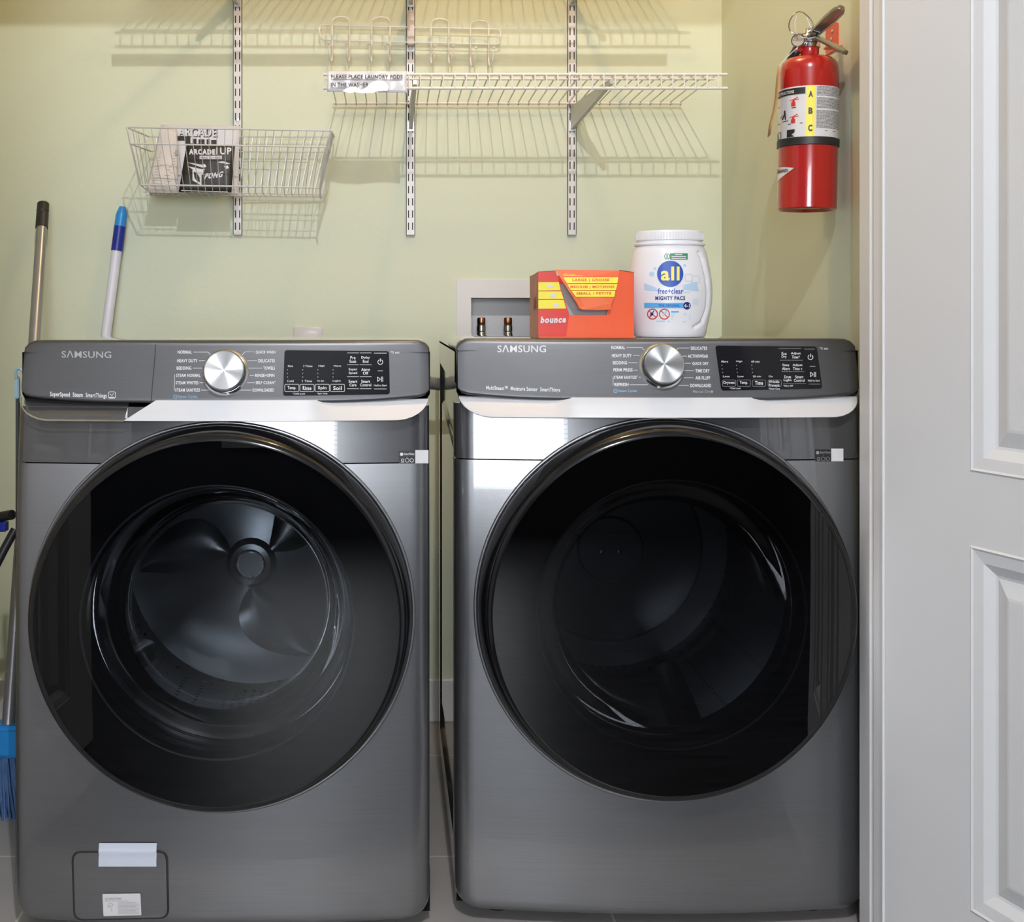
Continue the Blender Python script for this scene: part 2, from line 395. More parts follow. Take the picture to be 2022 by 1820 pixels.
# panelled doors: hinge point, direction in plan
def door(name, hx, hy, dx, dy, flip=1):
    L = math.hypot(dx, dy); dx, dy = dx/L, dy/L; nx, ny = -dy*flip, dx*flip      # n: away from the seen face
    wd_, ht, th = 0.755, 2.06, 0.035
    bm = bmesh.new()
    def V(u, z, d): return bm.verts.new((hx+dx*u+nx*d, hy+dy*u+ny*d, z))
    us = [0, 0.171, 0.171+0.185, 0.171+0.185+0.105, 0.171*0+0.755-0.135, 0.755]
    us = [0, 0.171, 0.335, 0.445, 0.615, 0.755]
    zs = [0.012, 0.17, 0.695, 0.800, 1.62, 1.70, 1.93, 2.06]
    for side in (0, 1):
        base = 0 if side == 0 else th; sg = 1 if side == 0 else -1
        for i in range(5):
            for j in range(7):
                u0, u1, z0, z1 = us[i], us[i+1], zs[j], zs[j+1]
                if i in (1, 3) and j in (1, 3, 5):
                    # ovolo moulding, recess, raised field
                    prof = [(0,0),(0.003,-0.002),(0.006,0.000),(0.014,0.001),(0.022,0.002),(0.036,0.010),(0.040,0.011),(0.062,0.0035),(0.066,0.003)]
                    k = min(1.0, (u1-u0)/2/0.078, (z1-z0)/2/0.078)
                    prev = None
                    for o_, d_ in prof:
                        o2 = o_*k; ring = [V(u0+o2,z0+o2,base+sg*d_), V(u1-o2,z0+o2,base+sg*d_), V(u1-o2,z1-o2,base+sg*d_), V(u0+o2,z1-o2,base+sg*d_)]
                        if prev:
                            for q in range(4): bm.faces.new((prev[q], prev[(q+1)%4], ring[(q+1)%4], ring[q]))
                        prev = ring
                    bm.faces.new(prev)
                else: bm.faces.new((V(u0,z0,base),V(u1,z0,base),V(u1,z1,base),V(u0,z1,base)))
    for a, b in (((0,zs[0]),(0,zs[-1])),((0.755,zs[0]),(0.755,zs[-1])),((0,zs[0]),(0.755,zs[0])),((0,zs[-1]),(0.755,zs[-1]))):
        bm.faces.new((V(a[0],a[1],0),V(b[0],b[1],0),V(b[0],b[1],th),V(a[0],a[1],th)))
    return struct(name, bm, M['door'])
door('door_1', 0.7755, 1.838, 0.0843, -0.257, 1)
door('door_2', -0.790, 1.838, 0.06, -0.75, -1)
# room door on the hall's left wall and window behind the camera (seen as reflections)
bm = bmesh.new(); box(bm, WX0-0.07, WX0, HALL_BACK, HALL_BACK+0.02, WZ0-0.07, WZ1+0.07); box(bm, WX1, WX1+0.07, HALL_BACK, HALL_BACK+0.02, WZ0-0.07, WZ1+0.07)
box(bm, WX0, WX1, HALL_BACK, HALL_BACK+0.02, WZ1, WZ1+0.07); box(bm, WX0, WX1, HALL_BACK, HALL_BACK+0.05, WZ0-0.07, WZ0); box(bm, (WX0+WX1)/2-0.015, (WX0+WX1)/2+0.015, HALL_BACK-0.06, HALL_BACK-0.02, WZ0, WZ1)
wf = struct('window_1', bm, M['trim'])
bm = bmesh.new(); box(bm, WX0, WX1, HALL_BACK-0.10, HALL_BACK-0.09, WZ0, WZ1)
link('window_pane', bm, M['daypane'], wf)
bm = bmesh.new(); z = WZ0+0.03
while z < WZ1: box(bm, WX0+0.005, WX1-0.005, HALL_BACK-0.05, HALL_BACK-0.035, z, z+0.006); z += 0.05
link('blind', bm, M['trim'], wf)

def ceiling_lamp(loc, label):
    t = empty('ceiling_lamp', (loc[0], loc[1], ZC), label, 'lamp')
    bm = bmesh.new(); lathe(bm, (loc[0], loc[1], ZC), [(0,0),(0.07,0),(0.07,-0.012),(0.05,-0.018),(0,-0.018)], 'z', 40); link('lamp_base', bm, M['trim'], t, True)
    return t
ceiling_lamp(COOL_AT, 'small round ceiling lamp in the hall in front of the machines')
ceiling_lamp(WARM_AT, 'small round lamp on the closet ceiling above the wire shelves')

# ------------------------------------------------------------------ MACHINES
R_BEND = 2.5
def make_machine(kind, X0, Y0, dz):
    wsh = kind == 'washer'
    name = 'washing_machine' if wsh else 'tumble_dryer'
    t = empty(name, (X0, Y0+0.05, 0),
        'dark brushed-steel front-loading washing machine on the left, with taped pump hatch at its foot' if wsh else
        'dark brushed-steel tumble dryer on the right, carrying the orange box and white tub', 'washing machine' if wsh else 'tumble dryer')
    HW = 0.346; Z0 = 0.022
    def yb(u, z): return Y0 + u*u/(2*R_BEND) + 0.16*max(0, z-0.5)**2
    def mp(px, py, yfun, off):      # photo pixel -> point on a front surface
        Y = Y0
        for _ in range(5):
            p = P(px, py, Y); Y = yfun(p.x-X0, p.z)
        p = P(px, py, Y); p.y -= off; return p
    # --- steel front in two parts, rounded side edges and lower corners
    DCX, DCZ, DR = (P(431.5,0,1.89).x, P(0,1225,1.89).z, 0.306) if wsh else (P(1322,0,1.92).x, P(0,1210,1.92).z, 0.306)
    def front(z0, z1, nz, inset=0.0):
        bm = bmesh.new(); re = 0.024; rc = 0.035
        us = [-1+2*i/64 for i in range(65)]
        e = [1-re/HW*(1-math.cos(math.pi/2*k/6)) for k in range(6)]
        us = sorted(set([round(v, 5) for v in [q for q in us if abs(q) < 1-re/HW-0.004] + e + [-q for q in e] + [1-re/HW, -(1-re/HW)]]))
        zz = [z0+(z1-z0)*j/nz for j in range(nz+1)]
        if z0 < 0.1: zz = sorted(set([z0+rc*(1-math.cos(math.pi/2*k/8)) for k in range(9)] + [z for z in zz if z > z0+rc+0.004]))
        G = []
        for s in us:
            col = []
            for z in zz:
                w = HW
                if z0 < 0.1 and z < z0+rc: w = HW - (rc - math.sqrt(max(0, rc*rc-(rc-(z-z0))**2)))
                u = s*w; d = w-abs(u); y = yb(u, z) + inset
                if d < re: y += re-math.sqrt(max(0, re*re-(re-d)**2))
                if z0 < 0.1 and z-z0 < 0.015: y += 0.015-math.sqrt(max(0, 0.015**2-(0.015-(z-z0))**2))
                col.append(bm.verts.new((X0+u-(0.004 if wsh else 0), y, z+dz)))
            G.append(col)
        for i in range(len(us)-1):
            for j in range(len(zz)-1):
                q = (G[i][j], G[i+1][j], G[i+1][j+1], G[i][j+1])
                if all((v.co.x-DCX)**2+(v.co.z-DCZ)**2 < (DR-0.006)**2 for v in q): continue
                bm.faces.new(q)
        # returns along the outside edges
        for idx in (0, -1):
            for j in range(len(zz)-1):
                a, b = G[idx][j], G[idx][j+1]
                bm.faces.new((a, b, bm.verts.new((b.co.x, Y0+0.10, b.co.z)), bm.verts.new((a.co.x, Y0+0.10, a.co.z))))
        for j in ((0,) if z0 < 0.1 else (0, -1)):
            for i in range(len(us)-1):
                a, b = G[i][j], G[i+1][j]
                if all((v.co.x-DCX)**2+(v.co.z-DCZ)**2 < (DR)**2 for v in (a, b)): continue
                bm.faces.new((a, b, bm.verts.new((b.co.x, b.co.y+0.03, b.co.z)), bm.verts.new((a.co.x, a.co.y+0.03, a.co.z))))
        return bm
    ZS = 0.779
    BX = 0.004 if wsh else 0.0
    link('front_panel', front(Z0, ZS-0.001, 70), M['steel'], t, True)
    link('front_strip', front(ZS+0.001, 0.872, 10), M['gloss'], t, True)['label'] = 'smooth glossy grey strip under the handle band'
    # --- cabinet with stamped side panels
    bm = bmesh.new(); vs, fs = box(bm, X0-HW+0.003, X0+HW-0.003, Y0+0.055, Y0+0.79, Z0+dz, 0.962+dz)
    bmesh.ops.delete(bm, geom=[fs[2]], context='FACES')
    for f in (fs[3], fs[5]):
        r = bmesh.ops.inset_region(bm, faces=[f], thickness=0.07, depth=0); 
        r = bmesh.ops.inset_region(bm, faces=[f], thickness=0.012, depth=-0.006)
        r = bmesh.ops.inset_region(bm, faces=[f], thickness=0.10, depth=0); 
        r = bmesh.ops.inset_region(bm, faces=[f], thickness=0.010, depth=0.005)
    link('cabinet', bm, M['side'], t)
    bm = bevbox(X0-HW+0.003, X0+HW-0.003, Y0+0.075, Y0+0.79, 0.945+dz, 0.980+dz, 0.013, 4)
    link('top_cover', bm, M['top'], t, True)
    for sx in (-0.27, 0.27):
        for yy in (0.09, 0.70): bm = bmesh.new(); lathe(bm, (X0+sx, Y0+yy, 0), [(0,0),(0.022,0),(0.022,0.012),(0.012,0.014),(0.012,0.03+dz),(0,0.03+dz)], 'z', 20); link('levelling_foot', bm, M['blackmatt'], t)
    # --- control panel slab
    PW = 0.343
    def zt(u):
        d = PW-abs(u); r = 0.020
        return 0.9815 - (r-math.sqrt(max(0, r*r-(r-d)**2)) if d < r else 0)
    def zb(u):
        d = PW-abs(u); r = 0.016
        base = 0.8790 + 0.010*max(0, (abs(u)-0.15)/(PW-0.15))**2.2
        return base + (r-math.sqrt(max(0, r*r-(r-d)**2)) if d < r else 0)
    def yp(u, z): return Y0 + 0.016 + u*u/(2*R_BEND) + 0.25*(z-0.88)
    def slab(us, zt, zb, yf, back, r, ts):
        bm = bmesh.new(); G = []
        for u in us:
            a, b = zt(u), zb(u); col = []
            for q in ts:
                z = b+(a-b)*q; d = min(a-z, z-b, us[-1]-abs(u) if us[0] == -us[-1] else 9); y = yf(u, z)
                if d < r: y += r-math.sqrt(max(0, r*r-(r-max(0,d))**2))
                col.append(bm.verts.new((X0+u, y, z+dz)))
            G.append(col)
        for i in range(len(G)-1):
            for j in range(len(ts)-1): bm.faces.new((G[i][j], G[i+1][j], G[i+1][j+1], G[i][j+1]))
        loop = [G[i][0] for i in range(len(G))] + [G[-1][j] for j in range(1, len(ts))] + [G[i][-1] for i in range(len(G)-2, -1, -1)] + [G[0][j] for j in range(len(ts)-2, 0, -1)]
        bk = [bm.verts.new((v.co.x, back, v.co.z)) for v in loop]; n = len(loop)
        for k in range(n):
            try: bm.faces.new((loop[k], loop[(k+1)%n], bk[(k+1)%n], bk[k]))
            except ValueError: pass
        return bm
    cs = sorted(set([round(PW*math.sin(math.pi/2*k/14), 5) for k in range(-14, 15)] + [round(-0.30+0.6*k/40, 5) for k in range(41)]))
    ts = [0, .01, .03, .06, .12, .25, .4, .55, .7, .85, .92, .96, .985, 1]
    pan = link('control_panel', slab(cs, zt, zb, yp, Y0+0.11, 0.005, ts), M['panel'], t, True)
    fr = lambda off: (lambda px, py: mp(px, py, yp, off) )
    # --- handle band under the control panel
    BW = 0.340
    def bzb(u):
        d = BW-abs(u); base = 0.8515; r = 0.055
        if d < r: base += 0.036*(1-math.sqrt(max(0, 1-((r-d)/r)**2)))
        return base
    def bzt(u): return 0.884
    def yband(u, z): return Y0 - 0.006 + u*u/(2*R_BEND) + 0.55*(z-0.85)
    def yhand(u, z):           # sides are scooped deeper for the fingers
        k = min(1, max(0, (abs(u)-(0.135 if (u > 0 or not wsh) else 9))/0.05)); k = k*k*(3-2*k)
        return yband(u, z) + 0.016*k*((z-0.8515)/0.04)
    cb = sorted(set([round(BW*math.sin(math.pi/2*k/20), 5) for k in range(-20, 21)] + [round(-0.30+0.6*k/60, 5) for k in range(61)]))
    if not wsh:
        link('handle_band', slab(cb, bzt, bzb, yhand, Y0+0.07, 0.0015, [0,.03,.06,.2,.4,.6,.8,1]), M['silver'], t, True)['label'] = 'light silver handle band with finger scoops'
    else:
        XA = P(242,0,1.9).x-X0      # where the band meets the drawer recess
        cr_ = [u for u in cb if u > XA+0.001]
        cut = lambda u: max(bzb(u), 0.8515)
        def lz(u): return min(0.889, 0.8515+ (u-XA)*0.65)
        ur = [XA+0.0005] + cr_
        def rt(u): return 0.884 if u > XA+0.06 else min(0.884, lz(u)+0.0004)
        bm = bmesh.new(); G = []
        for u in ur:
            a, b = rt(u), bzb(u); a = max(a, b+0.0003)
            G.append([bm.verts.new((X0+u, yhand(u, b+(a-b)*q), b+(a-b)*q+dz)) for q in (0,.25,.5,.75,1)] + [bm.verts.new((X0+u, Y0+0.06, a+dz))])
        for i in range(len(G)-1):
            for j in range(5): bm.faces.new((G[i][j], G[i+1][j], G[i+1][j+1], G[i][j+1]))
        link('handle_band', bm, M['silver'], t, True)['label'] = 'light silver handle band with finger scoop at its right end'
        # thin silver lip of the detergent drawer
        bm = bmesh.new(); pts = []
        for u in [q for q in cb if q < XA]: pts.append((X0+u, yband(u, bzb(u))-0.001, bzb(u)+dz))
        pts.append((X0+XA, yband(XA, .8515)-0.001, 0.8515+dz))
        tube(bm, pts, 0.0016, 6); 
        dr = link('detergent_drawer', slab(sorted([q for q in cb if q < XA]+[XA]), lambda u: 0.884, bzb, lambda u, z: yband(u, z)+0.006+0.9*max(0,(z-0.860)), Y0+0.09, 0.0, [0,.1,.2,.4,.6,.8,1]), M['gloss'], t, True)
        dr['label'] = 'dark recessed detergent drawer front'
        link('drawer_lip', bm, M['chrome'], dr, True)
        bm = bmesh.new()
        x = mp(307, 690, yp, 0); 
        Print_ = Print(fr(0.0006)); Print_.line([(307,680),(306.5,700),(301,760),(298.5,794)], 1.3).done('drawer_seam', M['slot'], pan)
    # --- round door
    DY = Y0 + 0.16*max(0, DCZ-0.5)**2
    dr = link('door', (lambda b: (lathe(b, (DCX, DY, DCZ), [(DR-0.030,0.03),(DR+0.006,0.028),(DR+0.008,0.012),(DR+0.006,-0.006),(DR+0.001,-0.026),(DR-0.003,-0.036),(DR-0.008,-0.042),(DR-0.013,-0.0435),(DR-0.014,-0.0415),(DR-0.0145,-0.030)], 'y', 144), b)[1])(bmesh.new()), M['black'], t, True)
    dr['label'] = 'black ring-edged round door'
    g = bmesh.new(); RG = DR-0.013
    lathe(g, (DCX, DY-0.0425, DCZ), [(0,-0.006)]+[(RG*k/16, -0.006*(1-(k/16)**2)) for k in range(1, 17)], 'y', 144)
    link('door_glass', g, M['glass_w' if wsh else 'glass_d'], dr, True)['label'] = 'dark smoked glass disc'
    b = bmesh.new(); RI = 0.214
    lathe(b, (DCX, DY-0.032, DCZ), [(RG+0.002,0),(RI+0.012,0),(RI+0.004,0.004),(RI,0.02),(RI,0.055),(RI+0.05,0.06)], 'y', 144)
    link('door_inner_frame', b, M['softblack'], dr, True)
    b = bmesh.new(); lathe(b, (DCX, DY-0.034, DCZ), arcp(RI+0.006, 0.0022), 'y', 120); link('inner_rim', b, M['gasket'], dr, True)
    b = bmesh.new()
    lathe(b, (DCX, DY, DCZ), [(RI,-0.02),(RI-0.012,0.01),(RI-0.018,0.06),(RI-0.028,0.10),(RI-0.045,0.135),(RI-0.075,0.15),(RI-0.12,0.156),(0,0.158)] if wsh else
          [(RI,-0.02),(RI-0.015,0.0),(RI-0.022,0.03),(RI-0.04,0.055),(RI-0.08,0.065),(0,0.068)], 'y', 120)
    link('door_bowl', b, M['bowl'], dr, True)['label'] = 'clear glass bowl on the inside of the door'
    # bright edge of the steel around the door
    b = bmesh.new(); pts = []
    for k in range(120):
        a = 2*math.pi*k/120; x, z = DCX+(DR+0.0105)*math.cos(a), DCZ+(DR+0.0105)*math.sin(a); pts.append((x, yb(x-X0, z)-0.0005, z+0))
    tube(b, pts, 0.0034, 10, closed=True); link('door_opening_rim', b, M['steel'], t, True)
    # --- gasket and drum
    b = bmesh.new(); lathe(b, (DCX, Y0, DCZ), [(0.285,0.05),(0.25,0.055),(0.232,0.07),(0.226,0.09),(0.236,0.11)], 'y', 96); link('gasket', b, M['gasket'], t, True)
    b = bmesh.new(); DD = 0.45 if wsh else 0.52
    lathe(b, (DCX, Y0, DCZ), [(0.236,0.10),(0.262,0.115),(0.264,0.13),(0.264,DD-0.02),(0.25,DD)], 'y', 96); drum = link('drum', b, M['drum'], t, True)
    b = bmesh.new()
    if wsh:
        lathe(b, (DCX, Y0, DCZ), [(0.25,DD),(0.20,DD+0.005),(0.10,DD-0.02),(0.05,DD-0.03),(0.040,DD-0.045),(0.030,DD-0.047),(0.027,DD-0.044),(0.0,DD-0.044)], 'y', 96)
    else: lathe(b, (DCX, Y0, DCZ), [(0.25,DD),(0.20,DD+0.004),(0.19,DD-0.012),(0.07,DD-0.015),(0.065,DD-0.022),(0,DD-0.022)], 'y', 96)
    link('drum_back', b, M['drumback'], drum, True)
    if wsh:
        b = bmesh.new(); lathe(b, (DCX, Y0, DCZ), [(0.0295,DD-0.048),(0.0265,DD-0.0505),(0.0235,DD-0.048),(0.023,DD-0.0465),(0,DD-0.0465)], 'y', 48); link('hub_cap', b, M['chrome'], drum, True)
    for k in range(3):
        a = math.radians((95 if wsh else 50)+120*k); c = Vector((math.cos(a), 0, math.sin(a))); s = Vector((-c.z, 0, c.x)); b = bmesh.new(); G = []
        for i in range(13):
            y = 0.13+(DD-0.17)*i/12; h = 0.055*math.sin(math.pi*(0.12+0.80*i/12)); tw = 0.04*(i/12-0.5)
            G.append([b.verts.new(Vector((DCX, Y0+y, DCZ)) + c*(0.266-h*math.cos(q*math.pi/2)) + s*(tw+0.032*q)) for q in (-1,-.7,-.4,-.15,0,.15,.4,.7,1)])
        for i in range(12):
            for j in range(8): b.faces.new((G[i][j], G[i+1][j], G[i+1][j+1], G[i][j+1]))
        link('drum_paddle', b, M['gasket'] if not wsh else M['drumback'], drum, True)
    if wsh:   # swirl-pressed vanes on the drum back
        for k in range(3):
            a = math.radians(35+120*k); b = bmesh.new(); G = []
            for i in range(13):
                r = 0.05+0.175*i/12; aa = a+0.5*(i/12)**1.3; w_ = 0.010+0.045*math.sin(math.pi*i/12)
                c = Vector((math.cos(aa), 0, math.sin(aa))); s = Vector((-c.z, 0, c.x))
                G.append([b.verts.new(Vector((DCX, Y0+DD-0.028-0.016*math.cos(q*math.pi/2)+0.02*(i/12), DCZ)) + c*r + s*w_*q) for q in (-1,-.6,-.2,.2,.6,1)])
            for i in range(12):
                for j in range(5): b.faces.new((G[i][j], G[i+1][j], G[i+1][j+1], G[i][j+1]))
            link('pressed_vane', b, M['drumback'], drum, True)
    else:
        b = bmesh.new(); c = P(1280, 1000, Y0+0.12)
        lathe(b, (0,0,0), [(0.054,0),(0.051,-0.004),(0.048,0),(0,0)], 'y', 48)
        for v in b.verts: v.co = Vector((v.co.x, v.co.y, v.co.z*0.26)) + Vector((c.x, Y0+0.20, DCZ+0.20))
        link('drum_vent_grille', b, M['galv'], drum, True)
        for dx in (-0.018, 0.018):
            b = bmesh.new(); lathe(b, (DCX+dx, Y0+DD-0.024, DCZ-0.005), [(0.006,0.0),(0.005,-0.004),(0,-0.005)], 'y', 16); link('drum_screw', b, M['chrome'], drum, True)
    # --- knob
    kx, ky = (445, 734.5) if wsh else (1307, 722)
    c = mp(kx, ky+1, yp, 0); b = bmesh.new(); RK = 0.0345
    lathe(b, (c.x, c.y, c.z), [(RK+0.004,0.004),(RK+0.004,-0.003),(RK+0.001,-0.006),(RK-0.002,-0.005)], 'y', 72); bmesh.ops.rotate(b, cent=c, matrix=Matrix.Rotation(-0.245, 3, 'X'), verts=b.verts); bz = link('knob_bezel', b, M['chrome'], pan, True)
    bz2 = bmesh.new(); lathe(bz2, (c.x, c.y, c.z), [(RK,0.0),(RK,-0.016),(RK-0.0012,-0.018)], 'y', 72); bmesh.ops.rotate(bz2, cent=c, matrix=Matrix.Rotation(-0.245, 3, 'X'), verts=bz2.verts); link('knob_skirt', bz2, M['gloss'], pan, True)
    kb = bmesh.new(); lathe(kb, (0, 0, 0), [(RK-0.0008,-0.0),(RK-0.0012,-0.0025),(RK-0.003,-0.0035),(0.012,-0.0030),(0.0,-0.0030)], 'y', 96)
    me = bpy.data.meshes.new('cycle_knob'); bmesh.ops.recalc_face_normals(kb, faces=kb.faces); kb.to_mesh(me); kb.free(); me.materials.append(M['knob'])
    for p in me.polygons: p.use_smooth = True
    try: me.set_sharp_from_angle(angle=math.radians(30))
    except Exception: pass
    ko = bpy.data.objects.new('cycle_knob', me); COL.objects.link(ko); ko.parent = pan
    ko.location = Vector((c.x, c.y-0.016*0.97, c.z+0.016*0.245)) - t.location; ko.rotation_euler = (-0.245, 0, 0)
    # --- display glass
    d0 = 560 if wsh else 1412
    if wsh: cor = [(562,691),(768,693),(770,778),(559,781)]
    else: cor = [(1412,682),(1612,684),(1624,767),(1424,771)]
    b = bmesh.new()
    def rounded(cor, r):
        out = []; n = len(cor)
        for i in range(n):
            p0, p1, p2 = Vector(cor[i-1]), Vector(cor[i]), Vector(cor[(i+1)%n]); a = p1+(p0-p1).normalized()*r; c_ = p1+(p2-p1).normalized()*r
            for k in range(5): q = k/4; out.append(a*(1-q)**2+p1*2*q*(1-q)+c_*q*q)
        return out
    (ax,ay),(bx,by),(cx_,cy_),(dx_,dy_) = cor; f1 = fr(0.0012); f0 = fr(-0.002); G = []; wpx = bx-ax
    ss = [0,.002,.006,.013,.024]+[.024+(1-.048)*k/20 for k in range(1,20)]+[.976,.987,.994,.998,1]
    for s_ in ss:
        e = min(s_, 1-s_)*wpx; ins = 5-math.sqrt(max(0, 25-(5-e)**2)) if e < 5 else 0; col = []
        for q_ in (0,.25,.5,.75,1):
            yt_, yb2 = ay*(1-s_)+by*s_+ins, dy_*(1-s_)+cy_*s_-ins; y = yt_+(yb2-yt_)*q_
            k = (y-ay)/(dy_-ay); x = (ax*(1-k)+dx_*k)*(1-s_)+(bx*(1-k)+cx_*k)*s_; col.append((x, y))
        G.append([b.verts.new(f0(*col[0]))]+[b.verts.new(f1(*c_)) for c_ in col]+[b.verts.new(f0(*col[-1]))])
    for i in range(len(G)-1):
        for j in range(6): b.faces.new((G[i][j], G[i+1][j], G[i+1][j+1], G[i][j+1]))
    disp = link('display', b, M['display'], pan)
    # --- printing on the panel
    p = Print(fr(0.0007)); q = Print(fr(0.0020)); 
    if wsh:
        lg = Print(fr(0.0010)); lg.text('S\u039bMSUNG', 122, 692, 220, 706, 0.012, 0.01).done('brand_lettering', M['logo'], pan)
        p.text('SuperSpeed  Steam  SmartThings', 99, 773, 211, 784.5, 0.022, 0.03); p.rrect(214.5, 773.5, 228, 786, 1.0); p.line([(217,777),(221,781),(225,776)], 1.0); p.rect(216,783.5,226.5,785)
        L = [('NORMAL',351,379,695),('HEAVY DUTY',350,390,712),('BEDDING',349,378,726.5),('STEAM NORMAL',348,396,741),('STEAM WHITES',347,392,755.5),('STEAM SANITIZE',346,395,770)]
        Rr = [('QUICK WASH',505,544,695.5),('DELICATES',510,543,712),('TOWELS',520,543,726.5),('RINSE+SPIN',504,542,741),('SELF CLEAN\u207a',505,544,755),('DOWNLOADED',499,541,770)]
        ll = [[(382,695),(411,695),(417,702)],[(393,712),(406,712)],[(381,726.5),(401,726.5)],[],[(394,755.5),(402,755.5)],[(397,770),(413,770)]]
        rl = [[(501,694.5),(484,694.5),(478,701)],[(508,712),(488,712)],[(518,726.5),(491,726.5)],[(502,741),(493,741)],[(503,755.5),(488,755.5)],[(497,770),(475,770)]]
        br = [(345,739),(344,771)]; sc = (343, 390, 783); p.text('*3 sec', 771, 693, 789, 698, 0.01)
    else:
        lg = Print(fr(0.0010)); lg.text('S\u039bMSUNG', 982, 681, 1078, 695.5, 0.012, 0.0).done('brand_lettering', M['logo'], pan)
        p.text('MultiSteam\u2122  Moisture Sensor  SmartThings', 960, 761, 1106, 771.5, 0.018, 0.03)
        L = [('NORMAL',1207,1234,686),('HEAVY DUTY',1208,1247,702),('BEDDING',1210,1238,716),('PERM PRESS',1211,1249,730),('STEAM SANITIZE\u207a',1212,1259,744.5),('REFRESH',1213,1241,759)]
        Rr = [('DELICATES',1364,1396,687.5),('ACTIVEWEAR',1358,1398,703),('QUICK DRY',1367,1399,718),('TIME DRY',1373,1401,732),('AIR FLUFF',1373,1402,746),('DOWNLOADED',1363,1404,761)]
        ll = [[(1237,685.5),(1267,685.5),(1272,691)],[(1250,701.5),(1263,701.5)],[(1240,716),(1259,716)],[(1251,730.5),(1259,730.5)],[(1261,744.5),(1265,744.5)],[(1243,759.5),(1279,759.5)]]
        rl = [[(1361,687),(1339,687),(1333,693)],[(1356,703),(1344,703)],[(1364,717),(1351,717)],[(1370,731.5),(1352,731.5)],[(1369,745.5),(1350,745.5)],[(1360,760.5),(1340,760.5)]]
        br = [(1210.5,743),(1210.5,760)]; sc = (1212, 1257, 771.5); p.text('*3 sec', 1618, 685, 1635, 690, 0.01)
        Print(fr(0.0007)).text('Manual Dry', 1368, 770, 1403, 777, 0.01).disc(1405.5, 773, 2.5).done('faint_lettering', M['printdim'], pan)
    for s_, a, b_, y in L+Rr: p.text(s_, a, y-3.3, b_, y+3.3, 0.022)
    for c_ in ll+rl:
        if c_: p.line(c_, 0.9)
    p.line(br, 0.8); p.done('cycle_lettering', M['print'], pan)
    Print(fr(0.0007)).text('Steam Cycles', sc[0]+9, sc[2]-3, sc[1], sc[2]+4, 0.012).rrect(sc[0], sc[2]-3.5, sc[0]+6.5, sc[2]+3.5, 1.2).line([(sc[0]+2,sc[2]),(sc[0]+5,sc[2])],1).done('steam_lettering', M['printblue'], pan)
    dm = Print(fr(0.0020))
    if wsh:
        for x, w_, top, bot, bt in ((567,12,'Hot','Cold','Temp.'),(597,20,'3 Times','1 Time','Rinse'),(627,14,'High','No Spin','Spin'),(657,17,'Heavy','Light','Soil')):
            q.text(top, x+2, 720.5, x+w_, 724.5, 0.01); q.text(bot, x, 750, x+max(13,w_-1), 754, 0.01)
            for yy in (730,737,744): dm.rect(x, yy-1, x+1.6, yy+1)
            q.rrect(x-4.5, 758.5, x+23.5, 773, 0.8); q.text(bt, x+1, 762, x+18, 770, 0.018)
        q.text('*Child Lock', 578, 775, 603, 778.5, 0.01); q.text('*Spin Only', 626, 775, 647, 779, 0.01)
        for x, rows in ((697,(('Pre','Soak'),('Super','Speed'),('Smart','Care'))),(722,(('Delay','End'),('Alarm','Off'),('Smart','Control')))):
            for k, (a, b_) in enumerate(rows):
                y = 703+23.3*k; q.text(a, x-1.7*len(a), y, x+1.7*len(a), y+6, 0.015); q.text(b_, x-1.45*len(b_)-1, y+7.2, x+1.45*len(b_)+1, y+13, 0.015)
            for yy in (696.5,720,743.5,767): q.line([(x-11.5,yy),(x+11.5,yy)], 0.8)
        for yy in (697,767.5): q.line([(738.5,yy),(763.5,yy)], 1.0)
        q.line([(746,732),(756,732)], 0.8)
        q.ring(751, 714.5, 4.2, 5.4, -60, 240); q.line([(751,707.5),(751,714)], 1.3)
        q.line([(745.5,744),(745.5,753),(751,748.5),(745.5,744)], 1.1); q.line([(753,743.5),(753,753.5)], 1.3); q.line([(755.8,743.5),(755.8,753.5)], 1.3)
        q.text('Hold to Start', 738.5, 758.5, 763.5, 762.5, 0.01)
    else:
        for x, w_, top, bot, bt, sk in ((1423,14,'More','Less','Dryness',0),(1452,13,'High','Low','Temp.',0),(1482,17,'60 min','20 min','Time',0),(1513,9,'','On','Wrinkle',0)):
            if top:
                q.text(top, x+1, 711.5, x+w_, 715.5, 0.01)
                for k_, yy in enumerate((721,728,735)): dm.rect(x+1+k_*0.7, yy-1, x+2.6+k_*0.7, yy+1)
            q.text(bot, x+4, 741, x+4+w_-1, 744.5, 0.01); dm.rrect(x+3, 750, x+29, 762.5, 0.6)
            if bt == 'Wrinkle': q.text('Wrinkle', x+4.5, 750.5, x+25, 756, 0.015); q.text('Prevent', x+4.5, 757.5, x+25.5, 763, 0.015)
            else: q.text(bt, x+5 if bt == 'Dryness' else x+8, 752, x+27 if bt == 'Dryness' else x+24, 759.5, 0.018)
        q.text('*Child Lock', 1440, 764.5, 1462, 768, 0.01); q.text('*Smart Care', 1517, 765, 1539, 769, 0.01); q.text('*Alarm Off', 1546, 759.5, 1565, 763, 0.01)
        for x, rows in ((1547.5,(('Eco','Dry'),('Damp','Alert'),('Drum','Light'))),(1570.5,(('Adjust','Time^'),('Adjust','Time v'),('Smart','Control')))):
            for k, (a, b_) in enumerate(rows):
                y = 695+23.0*k; xx = x+3.5*k; q.text(a, xx-1.6*len(a), y, xx+1.6*len(a), y+5.8, 0.015); q.text(b_, xx-1.45*len(b_)-0.5, y+6.8, xx+1.45*len(b_)+0.5, y+12.5, 0.015)
            for k_, yy in enumerate((688,711,733.5,757)): dm.line([(x-11+3*k_,yy),(x+11+3*k_,yy)], 0.6)
        dm.line([(1587,689),(1608,689)], 0.8); dm.line([(1596,758),(1619,758)], 0.8)
        q.line([(1598,723),(1609,723)], 0.7)
